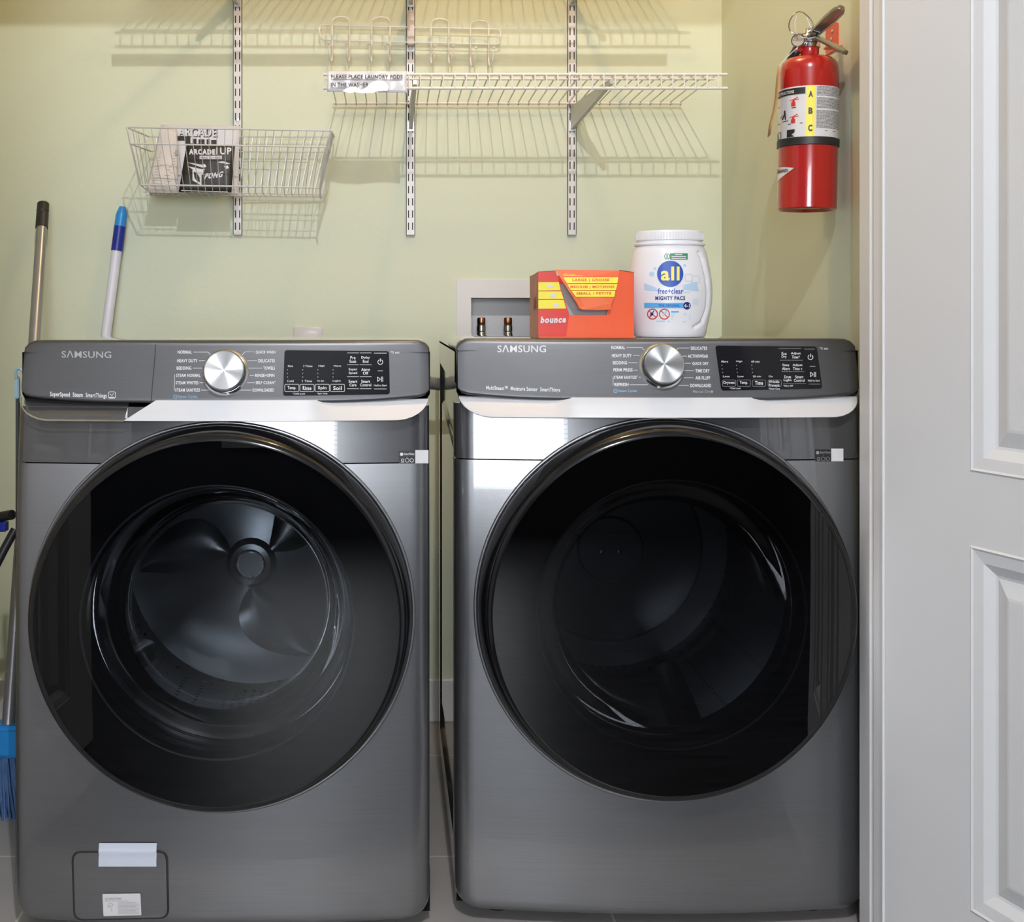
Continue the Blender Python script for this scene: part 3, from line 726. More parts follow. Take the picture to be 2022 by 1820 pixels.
        q.ring(1599.5, 705, 4.2, 5.4, -60, 240); q.line([(1599.5,698),(1599.5,704.5)], 1.3)
        q.line([(1599.5,734.5),(1599.5,743.5),(1605,739),(1599.5,734.5)], 1.1); q.line([(1607,734),(1607,744)], 1.3); q.line([(1609.8,734),(1609.8,744)], 1.3)
        q.text('Hold to Start', 1594.5, 749, 1618, 753, 0.01)
    q.done('display_lettering', M['print'], disp); dm.done('display_marks', M['printdim'], disp)
    # --- stickers (the coded square stays blank)
    fb = lambda off: (lambda px, py: mp(px, py, yb, off))
    if wsh: sx0, sx1, sx2, sy0, sy1 = 788, 820, 846, 890, 915
    else: sx0, sx1, sx2, sy0, sy1 = 1609, 1641, 1665, 887, 911
    stk = Print(fb(0.0006)).rect(sx0, sy0, sx1, sy1, 3, 1).done('app_sticker', M['blackmatt'], t)
    Print(fb(0.0012)).disc(sx0+5, sy0+6.5, 3.3).text('SmartThings', sx0+10, sy0+3.5, sx1-2, sy0+9.5, 0.02).ring(sx0+7,sy0+18,2,3).line([(sx0+4,sy0+22),(sx0+10,sy0+22)],0.8).rrect(sx0+12.5,sy0+15,sx0+19.5,sy0+22,0.8).ring(sx0+25,sy0+18.5,3,3.9).text('v', sx0+15, sy0+11.5, sx0+17, sy0+13, 0).done('sticker_lettering', M['printdim'] if not wsh else M['print'], stk)
    Print(fb(0.0007)).rect(sx1, sy0-1.5, sx2, sy1-0.5, 3, 1).done('white_sticker', M['labelwhite'], t)
    if wsh:
        # pump filter hatch
        cor = [(143,1680),(331,1680),(334,1812),(147,1816)]; rp = rounded([(143,1681),(330,1680),(333,1811),(147,1815)], 17)
        b = bmesh.new(); fo = fb(0.0002)
        ring = [fo(a.x, a.y) for a in rp]; n = len(ring); cc = sum(ring, Vector())/n
        tube(b, ring, 0.0017, 6, closed=True); link('hatch_gap', b, M['slot'], t, True)
        b = bmesh.new(); rin = [b.verts.new(cc+(v-cc)*0.975+Vector((0,-0.0015,0))) for v in ring]; ro = [b.verts.new(cc+(v-cc)*0.987+Vector((0,0.001,0))) for v in ring]
        b.faces.new(rin)
        for i in range(n): b.faces.new((rin[i], rin[(i+1)%n], ro[(i+1)%n], ro[i]))
        ht = link('filter_hatch', b, M['steel'], t)
        b = bmesh.new(); G = []
        for i in range(25):
            col = []
            for j, (yy, of) in enumerate(((1663,.0022),(1672,.0024),(1677,.0034),(1680,.0042),(1684,.0030),(1696,.0032),(1709,.0030))):
                x = 196+114*i/24; w_ = 0.8*math.sin(yy*1.3) if i in (0, 24) else 0
                col.append(b.verts.new(fb(of)(x+w_, yy)))
            G.append(col)
        for i in range(24):
            for j in range(6): b.faces.new((G[i][j], G[i+1][j], G[i+1][j+1], G[i][j+1]))
        link('tape_strip', b, M['tape'], t, True)['label'] = 'strip of white tape holding the hatch shut'
        lab = Print(fb(0.0026)); rl_ = rounded([(203,1763),(278,1762),(280,1805),(205,1807)], 2.5); lab.poly([(a.x, a.y) for a in rl_]); lo = lab.done('caution_label', M['labelwhite'], ht)
        c1 = Print(fb(0.0032)); c1.text('CAUTION', 215, 1770, 240, 1774, 0.03); c1.line([(208,1774.5),(210.5,1770),(213,1774.5),(208,1774.5)], 0.7); c1.line([(208,1777),(255,1776.5)], 0.5)
        for k in range(9): c1.line([(234,1780+2.7*k),(234+(42 if k % 3 else 36),1779.6+2.7*k)], 0.6)
        c1.rrect(214,1782,224,1787,0.6); c1.line([(213,1789),(218,1786),(221,1795),(222,1798)], 0.7)
        c1.done('label_lettering', M['printdim'], lo)
    # small scuffs seen on the doors and fronts
    return t
def arcp(r, t): return [(r+t*math.cos(2*math.pi*k/8), t*math.sin(2*math.pi*k/8)) for k in range(9)]
make_machine('washer', P(437,0,1.91).x, 1.91, 0)
make_machine('dryer', P(1316,0,1.94).x-0.003, 1.94, 0.002)

# hoses behind the machines
bm = bmesh.new(); pts = []; rs = []
for k in range(70):
    t_ = k/69; pts.append(P(800+160*t_, 750+20*t_, 2.755-(0.055 if t_ < .5 else 0.003)*max(0, abs(t_-0.5)*2-0.6)/0.4)); rs.append(0.0135+0.0025*(k % 2))
tube(bm, pts, rs, 14); tag(link('drain_hose', bm, M['hose'], None, True), 'grey corrugated hose crossing the gap between washer and dryer', 'hose')

# ------------------------------------------------------------------ WALL STANDARDS
def standard(px, pxb, label):
    z0 = P(0, 464, YW).z; z1 = 2.06; xa = P(px, 0, YW).x; w = 0.0225; d = 0.014
    t = empty('shelf_standard', (xa, YW, z0), label, 'shelf standard', 'slotted wall standards')
    bm = bmesh.new(); box(bm, xa-w/2, xa+w/2, YW-d, YW-d+0.002, z0, z1); box(bm, xa-w/2, xa-w/2+0.0015, YW-d, YW-0.0005, z0, z1); box(bm, xa+w/2-0.0015, xa+w/2, YW-d, YW-0.0005, z0, z1)
    link('channel', bm, M['standard'], t, weld=False)
    bm = bmesh.new(); z = z0+0.012
    while z < z1-0.03:
        for s in (-1, 1): box(bm, xa+s*0.0052-0.0013, xa+s*0.0052+0.0013, YW-d-0.0004, YW-d+0.001, z, z+0.0185)
        z += 0.0306
    link('slots', bm, M['slot'], t, weld=False)['kind'] = 'stuff'
    for zz in ((P(0,238,YW).z, 1.82) if px < 600 else (1.86,)): bm = bmesh.new(); lathe(bm, (xa, YW-d-0.001, zz), [(0.0045,0),(0.004,-0.002),(0,-0.0025)], 'y', 14); link('screw', bm, M['galv'], t, True)
    return t
standard(470.5, 0, 'white slotted wall standard behind the wire basket')
standard(810.5, 0, 'white slotted wall standard behind the hook rack')
standard(1128, 0, 'white slotted wall standard furthest right, beside the dryer sheets box')

# ------------------------------------------------------------------ WIRE SHELVES
YF = 2.59
def shelf(xa, xb, zd, label, strip=False, bars=(0.12,)):
    t = empty('wire_shelf', ((xa+xb)/2, YW-0.02, zd), label, 'wire shelf')
    yr = YW-0.022; bm = bmesh.new()
    fo = 0.0
    tube(bm, [(xa-0.004, YF, zd), (xb+0.012, YF, zd)], 0.0034, 8)
    tube(bm, [(xa-0.004, YF-0.002, zd-0.031), (xb+0.012, YF-0.002, zd-0.031)], 0.0036, 8)
    tube(bm, [(xa, YF+0.030, zd-0.004), (xb-0.008, YF+0.030, zd-0.004)], 0.0030, 8)
    for b in bars: tube(bm, [(xa, YW-b, zd-0.004), (xb-0.008, YW-b, zd-0.004)], 0.003, 8)
    tube(bm, [(xa, yr, zd-0.003), (xb-0.006, yr, zd-0.003)], 0.0030, 8)
    link('rail', bm, M['wire'], t, True)
    bm = bmesh.new(); n = int((xb-xa-0.01)/0.0254)
    for k in range(n+1):
        x = xa+0.008+0.0254*k
        tube(bm, [(x, yr-0.001, zd-0.008), (x, yr, zd+0.0), (x, YF+0.006, zd+0.0018), (x, YF-0.003, zd-0.001), (x, YF-0.005, zd-0.031)], 0.0016, 6)
    o = link('cross_wires', bm, M['wire'], t, True)
    if strip:
        bm = bmesh.new(); box(bm, P(240,0,YW).x+0.075, P(1310,0,YW).x-0.06, YF-0.010, YF-0.0075, zd-0.072, zd-0.045); link('edge_strip', bm, M['wire'], t)
    return t
ZD1 = P(0, 147, YF).z
shelf(P(642,0,YF).x, P(1425,0,YF).x, ZD1, 'white wire shelf in view under the hook rack, carrying the paper notice', bars=())
ZD2 = 1.845
shelf(-0.60, 0.665, ZD2, 'long white wire shelf above the picture casting the upper band of shadows', True, (0.10, 0.17))

def bracket(px, zs, drop, depth, skew, label, pl=M['bracket']):
    xa = P(px, 0, YW).x; t = 0.0016; y0 = YW-0.0145
    e = empty('shelf_bracket', (xa, y0, zs), label, 'shelf bracket', 'shelf brackets')
    bm = bmesh.new()
    a = Vector((xa, y0, zs-0.010)); b = Vector((xa, y0, zs-drop)); c = Vector((xa+skew, y0-depth, zs-0.010)); d = Vector((xa+skew, y0-depth, zs-0.020)); m = Vector((xa+skew*0.08, y0-depth*0.08, zs-drop+0.004))
    n = Vector((depth, skew, 0)).normalized()*0.0045
    ring = [a, c, d, m, b]
    # folded sheet: two cheeks and a front/bottom web
    for s in (-1, 1):
        v = [bm.verts.new(q+n*s) for q in ring]; bm.faces.new(v)
    lo = [[bm.verts.new(q+n*s) for q in (c, d, m, b)] for s in (-1, 1)]
    for k in range(3): bm.faces.new((lo[0][k], lo[0][k+1], lo[1][k+1], lo[1][k]))
    bmesh.ops.remove_doubles(bm, verts=bm.verts, dist=1e-6)
    o = link('arm', bm, pl, e)
    sm = o.modifiers.new('thickness', 'SOLIDIFY'); sm.thickness = 0.0012
    bm = bmesh.new(); box(bm, xa-0.008, xa+0.008, y0-0.004, y0, zs-drop-0.004, zs-drop+0.02); link('hook_tab', bm, M['galv'], e)
    return e
dr1 = ZD1-P(0, 258, YW).z
bracket(811, ZD1, dr1, 0.335, 0.004, 'grey shelf bracket under the notice end of the lower wire shelf')
bracket(1128, ZD1, dr1, 0.345, 0.035, 'grey shelf bracket seen sideways under the right half of the lower wire shelf')
dr2 = ZD2-P(0, 14, YW).z
bracket(470, ZD2, dr2, 0.345, -0.03, 'grey shelf bracket tip at the top edge above the wire basket')
bracket(811, ZD2, dr2, 0.335, 0.0, 'grey shelf bracket above the hook rack')
bracket(1128, ZD2, dr2-0.003, 0.345, 0.035, 'grey shelf bracket tip at the top edge left of the fire extinguisher')

# ------------------------------------------------------------------ PAPER NOTICE
bm = bmesh.new(); G = []
for i in range(33):
    x = 646+157*i/32; rag = (1.6*math.sin(i*2.1)+1.2*math.sin(i*5.3))
    cols = []
    for j in range(7):
        yb_ = 183 if i > 20 else 181.5; y = 140.5+(yb_-140.5)*j/6 + (rag*0.4 if j == 0 and 15 < i < 24 else 0)
        cols.append(bm.verts.new(P(x, y, YF-0.011+0.0014*math.sin(i*0.55)+0.001*math.sin(j*1.2+i*0.3))))
    G.append(cols)
for i in range(32):
    for j in range(6): bm.faces.new((G[i][j], G[i+1][j], G[i+1][j+1], G[i][j+1]))
o = link('paper_notice', bm, mat('glossy_taped_paper', (0.62, 0.62, 0.68), 0.22), None, True)
tag(o, 'white paper notice about laundry pods taped to the wire shelf front', 'notice')
s_ = o.modifiers.new('thickness', 'SOLIDIFY'); s_.thickness = 0.0005
f = lambda off: (lambda x, y: P(x, y, YF-0.0140-off))
pr = Print(f(0)); pr.text('PLEASE PLACE LAUNDRY PODS', 653.5, 147, 795, 155, 0.02, 0.004).line([(653,157),(795,157.6)], 1.0)
pr.text('IN THE WASHER DRUM!', 653.5, 163, 761, 171, 0.02).line([(653,173.5),(761,173.8)], 1.0)
pr.done('notice_lettering', M['paperink'], o)
pr = Print(f(0.0006))      # torn clear-tape residue over the second line
random.seed(7)
pts = [(676,180),(684,174),(697,171),(706,174),(713,178),(724,172),(731,164),(738,161),(746,160),(756,159),(764,164),(768,172),(765,179),(748,180),(736,183),(716,184),(700,182),(690,184)]
pr.poly(pts); pr.done('tape_residue', mat('white_torn_tape', (0.80, 0.82, 0.86), 0.25), o)

# ------------------------------------------------------------------ HOOK RACK
YR = YW-0.035
t = empty('hook_rack', P(811, 67, YR), 'white wire hook rack with four double hooks hanging above the lower shelf', 'hook rack')
bm = bmesh.new()
cor = [(630,49.5),(989,58),(987,88),(633,79)]
def rloop(cor, r, k=5):
    out = []; n = len(cor)
    for i in range(n):
        p0, p1, p2 = Vector(cor[i-1]), Vector(cor[i]), Vector(cor[(i+1)%n]); a = p1+(p0-p1).normalized()*r; c_ = p1+(p2-p1).normalized()*r
        for q_ in range(k+1): q = q_/k; out.append(a*(1-q)**2+p1*2*q*(1-q)+c_*q*q)
    return out
tube(bm, [P(a.x, a.y, YR) for a in rloop(cor, 9)], 0.0019, 8, closed=True); link('frame', bm, M['wire'], t, True)
for (xa, xb, yt, ta, tb, yb_, ty) in ((656,690,33,649,684,122,85),(734,770,33.5,729,766.5,124,86),(851,886,37,858,895,127,91),(929,965,41,940,975,131,94)):
    bm = bmesh.new(); pts = []
    YH = YR-0.004
    def J(x, tx, s):
        return [P(x, ty+20, YH), P(x, yb_-9, YH), P(x+(tx-x)*0.15, yb_-2, YH-0.008), P(x+(tx-x)*0.4, yb_, YH-0.02), P(x+(tx-x)*0.7, yb_-8, YH-0.034), P(x+(tx-x)*0.9, yb_-20, YH-0.042), P(tx, ty, YH-0.046)]
    left = J(xa, ta, 0)[::-1]
    top = [P(xa, yt+14, YH), P(xa+1.5, yt+6, YH), P(xa+7, yt+1.5, YH), P((xa+xb)/2, yt, YH), P(xb-7, yt+1.5, YH), P(xb-1.5, yt+6, YH), P(xb, yt+14, YH)]
    pts = left + top + J(xb, tb, 0)
    tube(bm, pts, 0.0020, 8)
    for tx in (ta, tb):
        p = P(tx, ty, YH-0.046); lathe(bm, p, [(0,-0.0038),(0.0028,-0.0027),(0.0038,0),(0.0028,0.0027),(0,0.0038)], 'z', 10)
    link('double_hook', bm, M['wire'], t, True)
bm = bmesh.new(); xa = P(811,0,YW).x; za, zb_ = P(0,95,YW).z, P(0,28,YW).z
bx = box(bm, xa-0.0085, xa+0.0085, YR-0.008, YW-0.014, za, zb_); bmesh.ops.bevel(bm, geom=bm.edges[:], offset=0.002, segments=2, affect='EDGES')
link('mounting_clip', bm, mat('beige_clip', (0.52, 0.44, 0.38), 0.4), t)

# ------------------------------------------------------------------ WIRE BASKET
t = empty('wire_basket', P(470, 386, 2.84), 'white wire basket on the wall holding paper booklets', 'wire basket')
YB, YFt, YFb = 2.915, 2.65, 2.73
RTL, RTR = P(294,270,YB), P(660,270,YB); FTL, FTR = P(250,251,YFt), P(655,258,YFt)
R2L, R2R = P(297,298.5,YB), P(652,300,YB); F2L, F2R = P(257,283.5,YFt+0.01), P(646,290.5,YFt+0.01)
RBL, RBR = P(300,385,YB), P(632,386,YB); FBL, FBR = P(277,364.5,YFb), P(632,370.5,YFb)
bm = bmesh.new()
tube(bm, [RTR, FTR, FTL, RTL], 0.0021, 8); tube(bm, [R2R, F2R, F2L, R2L], 0.0019, 8)
tube(bm, [RTL, RTR], 0.0017, 8); tube(bm, [R2L, R2R], 0.0017, 8)
tube(bm, [RBR, FBR, FBL, RBL, RBR], 0.0021, 8)
tube(bm, [FTL, P(253,262,YFt), F2L, P(262,300,YFt+0.02), FBL], 0.0021, 8); tube(bm, [FTR, F2R, FBR, P(633,392,YFb+0.02)], 0.0024, 8)
link('rim', bm, M['wiregrey'], t, True)
bm = bmesh.new(); n = 25
for k in range(1, n):
    a = k/n; p0 = FTL.lerp(FTR, a); p1 = F2L.lerp(F2R, a); p2 = FBL.lerp(FBR, a); p3 = RBL.lerp(RBR, a)
    q = p2.lerp(p3, 0.08); q.z -= 0.012; q2 = p2.lerp(p3, 0.5); q2.z -= 0.012
    p3b = RTL.lerp(RTR, a)
    tube(bm, [p0, p1, p2, q, q2, p3, p3b], 0.0009, 5)
for S, T_ in (((FTL, RTL), (FBL, RBL)), ((FTR, RTR), (FBR, RBR))):
    for a in (0.25, 0.5, 0.75): tube(bm, [S[0].lerp(S[1], a), T_[0].lerp(T_[1], a)], 0.0011, 5)
tube(bm, [P(297,316,YB-0.002), P(608,320,YB-0.002)], 0.0011, 5)
for a in (0.3, 0.6): 
    l, r = FBL.lerp(RBL, a), FBR.lerp(RBR, a); l.z -= 0.010; r.z -= 0.010; tube(bm, [l, r], 0.0012, 5)
link('grid_wires', bm, M['wiregrey'], t, True)
bm = bmesh.new()
for xx in (466, 474): tube(bm, [P(xx,300,YB), P(xx,312,YW-0.016), P(xx,330,YW-0.018)], 0.0014, 6)
link('hanging_hook', bm, M['wiregrey'], t, True)

def sheet(name, cor, Yt, Yb_, m, label, cat, bulge=0.006, thick=0.0025, n=10, group='booklets in the wire basket'):
    (ax,ay),(bx,by),(cx,cy),(dx,dy) = cor; bm = bmesh.new(); G = []
    for i in range(n+1):
        s = i/n; col = []
        for j in range(n+1):
            q = j/n; x = (ax*(1-s)+bx*s)*(1-q)+(dx*(1-s)+cx*s)*q; y = (ay*(1-s)+by*s)*(1-q)+(dy*(1-s)+cy*s)*q
            col.append(bm.verts.new(P(x, y, Yt+(Yb_-Yt)*q-bulge*math.sin(math.pi*s)*math.sin(math.pi*q))))
        G.append(col)
    for i in range(n):
        for j in range(n): bm.faces.new((G[i][j], G[i+1][j], G[i+1][j+1], G[i][j+1]))
    o = link(name, bm, m, None, True); so = o.modifiers.new('thickness', 'SOLIDIFY'); so.thickness = thick; so.offset = 0
    tag(o, label, cat, group)
    def f(off):
        def g(px, py):
            # invert roughly: q from y, s from x
            q = min(1, max(0, (py-(ay+by)/2)/((cy+dy)/2-(ay+by)/2))); l = ax*(1-q)+dx*q; r = bx*(1-q)+cx*q; s = min(1, max(0, (px-l)/(r-l)))
            return P(px, py, Yt+(Yb_-Yt)*q-bulge*math.sin(math.pi*s)*math.sin(math.pi*q)-thick/2-off)
        return g
    return o, f
o, f = sheet('booklet', ((318,246),(474,249),(469,384),(300,382)), 2.87, 2.84, M['paper'], 'white booklet with outlined arcade lettering, rearmost in the basket', 'booklet')
pr = Print(f(0.0006)); pr.text('ARCADE', 352, 252, 430, 271, 0.05, 0.01)
pr.rect(350, 268, 376, 278).rect(366,274,376,286).rect(380,274,388,287).rect(392,275,404,286).rect(408,275,414,287).rect(417,276,428,286); pr.done('title_shadow', M['paperink'], o)
Print(f(0.0012)).text('ARCADE', 352, 251, 428, 269, 0.02, 0.01).done('title_lettering', M['paper'], o)
o, f = sheet('leaflet', ((318,249),(350,256),(352,380),(288,380)), 2.825, 2.80, M['cream'], 'cream printed leaflet curling at the left end of the basket', 'leaflet', bulge=0.010, thick=0.0015)
pr = Print(f(0.0025)); random.seed(3)
for k in range(14):
    y = 300+5.6*k; xl = 316-(y-300)*0.28; pr.line([(xl, y), (xl+30+random.random()*8, y+2)], 0.9)
pr.rect(346, 296, 353, 306); pr.done('leaflet_lettering', M['printdim'], o)
o, f = sheet('booklet', ((369,283),(464,287),(457,379),(353,379)), 2.785, 2.775, M['paperink'], 'black-covered game booklet standing in front in the basket', 'booklet')
pr = Print(f(0.0006)); pr.text('ARCADE', 373, 294, 425, 305, 0.06, 0.01); pr.text('1UP', 427, 291, 457, 305, 0.03, 0.0); pr.rect(394, 307.5, 438, 314, 6, 1)
pr.poly([(368,320),(398,325),(440,318),(455,323),(400,331)]); pr.poly([(371,328),(399,334),(450,327),(452,332),(412,343),(396,345)])
pr.poly([(380,334),(398,345),(398,366),(380,356)]); pr.text('PONG', 403, 342, 438, 354, 0.05, -0.12, 4.0); pr.line([(358,376),(450,379)], 1.2)
pr.done('cover_lettering', M['paper'], o)
Print(f(0.0012)).text('HEAD TO HEAD', 396, 309, 436, 313, 0.01).done('cover_small_lettering', M['paperink'], o)

# ------------------------------------------------------------------ OUTLET BOX, OUTLET PLATE
t = empty('washer_outlet_box', P(985, 657, YW), 'white recessed outlet box in the wall behind the dryer with two valves', 'outlet box')
bm = bmesh.new(); x0, x1 = P(901,0,YW).x, P(1085,0,YW).x; z1, z0 = P(0,553,YW).z, P(0,722,YW).z
for a in ((x0,hx0,z0,z1),(hx1,x1,z0,z1),(hx0,hx1,z0,hz0),(hx0,hx1,hz1,z1)): box(bm, a[0], a[1], YW-0.006, YW, a[2], a[3])
link('flange', bm, M['boxwhite'], t)
bm = bmesh.new(); box(bm, hx0-0.002, hx1+0.002, YW+0.08, YW+0.085, hz0-0.002, hz1+0.002); box(bm, hx0-0.002, hx0, YW, YW+0.08, hz0, hz1); box(bm, hx1, hx1+0.002, YW, YW+0.08, hz0, hz1); box(bm, hx0, hx1, YW, YW+0.08, hz1, hz1+0.002); box(bm, hx0, hx1, YW, YW+0.08, hz0-0.002, hz0)
link('recess', bm, M['boxwhite'], t)
for px in (950.5, 1003):
    c = P(px, 657, YW+0.03); c.z = hz0; b = bmesh.new(); zt_ = P(0, 627, YW+0.03).z-hz0
    lathe(b, c, [(0,zt_),(0.009,zt_),(0.0105,zt_-0.003),(0.0105,zt_-0.016),(0.0095,zt_-0.018)], 'z', 24); vv = link('valve', b, M['copper'], t, True)
    b = bmesh.new(); lathe(b, c, [(0.0095,zt_-0.018),(0.0112,zt_-0.020),(0.0112,zt_-0.034),(0.0095,zt_-0.036),(0.012,zt_-0.040),(0.012,0)], 'z', 24); link('valve_body', b, M['galv'], vv, True)
t = empty('wall_outlet', P(608, 664, YW), 'pale plastic outlet plate low on the wall just above the washer top', 'outlet')
a, b_ = P(580,645,YW), P(638,735,YW); link('cover_plate', bevbox(a.x, b_.x, YW-0.008, YW, b_.z, a.z, 0.003, 3), M['plate'], t, True)
a, b_ = P(593,657,YW), P(625,720,YW); link('socket_face', bevbox(a.x, b_.x, YW-0.010, YW-0.006, b_.z, a.z, 0.0015, 2), M['boxwhite'], t, True)

# ------------------------------------------------------------------ POLES, BROOM AND THINGS LEFT OF THE WASHER
def pole(name, top, bot, segs, label, cat):
    t = empty(name, bot, label, cat); top, bot = Vector(top), Vector(bot); L = (bot-top).length; d = (bot-top)/L
    for nm, s0, s1, prof, m in segs:
        bm = bmesh.new(); tube(bm, [top+d*(s0+(s1-s0)*q) for q, r in prof], [r for q, r in prof], 24); link(nm, bm, m, t, True)
    return t, d
top = P(85.5, 401, 2.90); bot = P(2, 1650, 2.30); bot.z = 0.0
L = (bot-top).length
t, d = pole('broom', top, bot, [('grip', 0, 0.070, [(0,0.0125),(0.03,0.0145),(0.35,0.0150),(0.37,0.0138),(0.41,0.0135),(0.43,0.0150),(1,0.0152)], M['blackmatt']),
    ('pole', 0.070, L-0.20, [(0,0.0130),(1,0.0130)], M['pole'])], 'broom with grey metal pole, black grip and blue bristles, left of the washer', 'broom')
base = top+d*(L-0.20)
bm = bmesh.new(); box(bm, base.x-0.12, base.x+0.05, base.y-0.025, base.y+0.03, base.z-0.055, base.z+0.01); bmesh.ops.bevel(bm, geom=bm.edges[:], offset=0.008, segments=3, affect='EDGES'); link('broom_head', bm, M['lightblue'], t, True)
bm = bmesh.new(); 
for k in range(170):
    x = base.x-0.118+0.166*random.random(); y = base.y-0.02+0.045*random.random(); sp = (x-base.x+0.035)*0.35
    tube(bm, [(x,y,base.z-0.054),(x+sp*0.4,y+0.004*random.random(),(base.z-0.054)*0.5),(x+sp,y+0.01*random.uniform(-1,1),0.001)], 0.0018, 4)
o = link('bristles', bm, M['bristle'], t); o['kind'] = 'stuff'
top = P(242, 408, 2.92); bot = P(105, 1500, 2.82); bot.z = 0.0
pole('mop_handle', top, bot, [('grip_tip', 0, 0.050, [(0,0.0075),(0.05,0.0085),(0.3,0.0125),(0.45,0.0140),(1,0.0142)], M['lightblue']),
    ('grip_sleeve', 0.050, 0.112, [(0,0.0145),(1,0.0145)], M['darkblue']), ('pole', 0.112, 1.27, [(0,0.0128),(1,0.0128)], M['whitepole'])],
    'white pole with blue grip leaning on the wall behind the washer', 'mop')
# black folding frame at the very left edge
t = empty('black_cart_frame', P(-20, 1120, 2.35), 'black tubular frame with a strap at the left edge beside the washer', 'frame')
bm = bmesh.new(); tube(bm, [P(-60,1022,2.4), P(0,1020,2.38), P(24,1016,2.36)], 0.010, 12); link('rail', bm, M['blackmatt'], t, True)
bm = bmesh.new(); tube(bm, [P(30,1045,2.37), P(8,1085,2.36), P(-25,1150,2.34), P(-60,1230,2.34)], 0.009, 12); tube(bm, [P(-60,1230,2.34), Vector((P(-60,0,2.34).x, 2.34, 0))], 0.009, 10); link('strut', bm, M['blackmatt'], t, True)
a, b_ = P(-3,1030,2.37), P(13,1049,2.37); link('clamp', bevbox(a.x, b_.x, 2.362, 2.385, b_.z, a.z, 0.002, 2), M['darkblue'], t)
# pale blue hanging dustpan handle
t = empty('dustpan_handle', P(31, 785, 2.3), 'pale blue plastic handle end peeking out left of the washer panel', 'handle')
bm = bmesh.new(); Yh = 2.10
tube(bm, [P(45,733,Yh), P(40,727,Yh), P(33,728,Yh), P(31,736,Yh), P(32,746,Yh)], 0.0028, 8); link('hook', bm, M['palebluepl'], t, True)
bm = bmesh.new(); prism(bm, [P(29,742,Yh), P(36,745,Yh), P(37,787,Yh), P(27,787,Yh)], (0,0.012,0)); bmesh.ops.bevel(bm, geom=bm.edges[:], offset=0.0015, segments=2, affect='EDGES'); link('shaft', bm, M['palebluepl'], t)
bm = bmesh.new(); box(bm, P(30,0,Yh).x, P(36,0,Yh).x, Yh+0.002, Yh+0.010, 0.0, P(0,786,Yh).z); link('lower_shaft', bm, M['blackmatt'], t)

# ------------------------------------------------------------------ DRYER SHEET BOX
YX = 2.13; top_z = 0.982
def PB(px, py, off=0.0): 
    p = P(px, py, YX-off); return p
t = empty('dryer_sheet_box', PB(1157, 665), 'orange dryer sheets box with open front flap standing on the dryer', 'box')
zb0 = top_z+0.0005; ztp = P(0,533,YX).z; xl, xr_ = P(1063,0,YX).x, P(1252,0,YX).x; depth = 0.115
z_ = lambda py: max(zb0, P(0,py,YX).z)
x_ = lambda px: P(px,0,YX).x
th = 0.0008
def carton(name, pts, m, parent, th=0.0010):
    bm = bmesh.new(); prism(bm, pts, (0, th, 0)); return link(name, bm, m, parent)
# front panel in three pieces around the opening
front_pts = [(x_(1063),YX,zb0),(x_(1252),YX,zb0),(x_(1252),YX,z_(537)),(x_(1223),YX,z_(533)),(x_(1218),YX,z_(560)),(x_(1197),YX,z_(622)),(x_(1122),YX,z_(622)),(x_(1102),YX,z_(550)),(x_(1097),YX,z_(534)),(x_(1063),YX,z_(536))]
fp = carton('front_panel', front_pts, M['orange'], t)
bm = bmesh.new()
box(bm, xr_-0.001, xr_, YX+0.001, YX+depth, zb0, z_(537)); box(bm, xl, xr_, YX+depth-0.001, YX+depth, zb0, z_(540)); box(bm, xl, xr_, YX+0.001, YX+depth, zb0, zb0+0.001)
prism(bm, [(xl,YX,z_(536)),(x_(1097),YX,z_(534)),(x_(1097),YX+depth,z_(539)),(xl,YX+depth,z_(541))], (0,0,-0.001))
prism(bm, [(x_(1223),YX,z_(533)),(xr_,YX,z_(537)),(xr_,YX+depth,z_(541)),(x_(1223),YX+depth,z_(539))], (0,0,-0.001))
link('carton_body', bm, M['redcarton'], t)
bm = bmesh.new(); prism(bm, [(xl,YX,zb0),(xl,YX,z_(538)),(xl-0.004,YX+0.01,z_(541)),(xl-0.009,YX+depth*0.5,z_(543)),(xl-0.002,YX+depth,z_(541)),(xl-0.002,YX+depth,zb0),(xl-0.007,YX+depth*0.5,zb0)], (0.0008,0,0))
link('side_panel', bm, M['cartonedge'], t)['label'] = 'pinkish brown side of the box'
Print(lambda x, y: Vector((xl-0.0068+ (0 if x < .5 else 0.001), YX+0.012+0.05*x, zb0+0.02+0.07*y))).rect(0.1,0.45,0.7,0.8).done('side_print', M['cartonin'], t)
bm = bmesh.new(); box(bm, xl+0.006, xr_-0.004, YX+0.025, YX+depth-0.004, zb0+0.002, z_(560)); link('dryer_sheets', bm, M['cartonin'], t)
# the pulled-out flap, leaning forward
def FL(px, py): 
    k = (py-533)/78; return P(px, py, YX-0.003-0.010*math.sin(min(1,max(0,k))*math.pi*0.6))
bm = bmesh.new(); fpts = [(1097,532),(1160,533),(1224,534),(1219,560),(1212,590),(1208,598),(1206,611),(1180,612),(1150,611),(1143,608),(1140,600),(1127,580),(1112,557)]
prism(bm, [FL(*p) for p in fpts], (0,0.0006,0)); fo = link('flap', bm, M['orangelight'], t)
ff = lambda off: (lambda x, y: FL(x, y)+Vector((0,-off,0)))
pr = Print(ff(0.0008))
for y0, y1, a0, a1, b0, b1 in ((547.5,559,1112,1221,1119,1219),(561,573,1120,1219,1127,1216),(574,586,1128,1215,1137,1213)): pr.quad([(a0,y0),(a1,y0),(b1,y1),(b0,y1)], 2, 3)
pr.done('yellow_bars', M['yellow'], fo)
pr = Print(ff(0.0016)); pr.text('LARGE | GROSSE', 1130, 550, 1203, 556.5, 0.03); pr.text('MEDIUM | MOYENNE', 1126, 563.5, 1213, 570, 0.03); pr.text('SMALL | PETITE', 1138, 576.5, 1207, 583, 0.03)
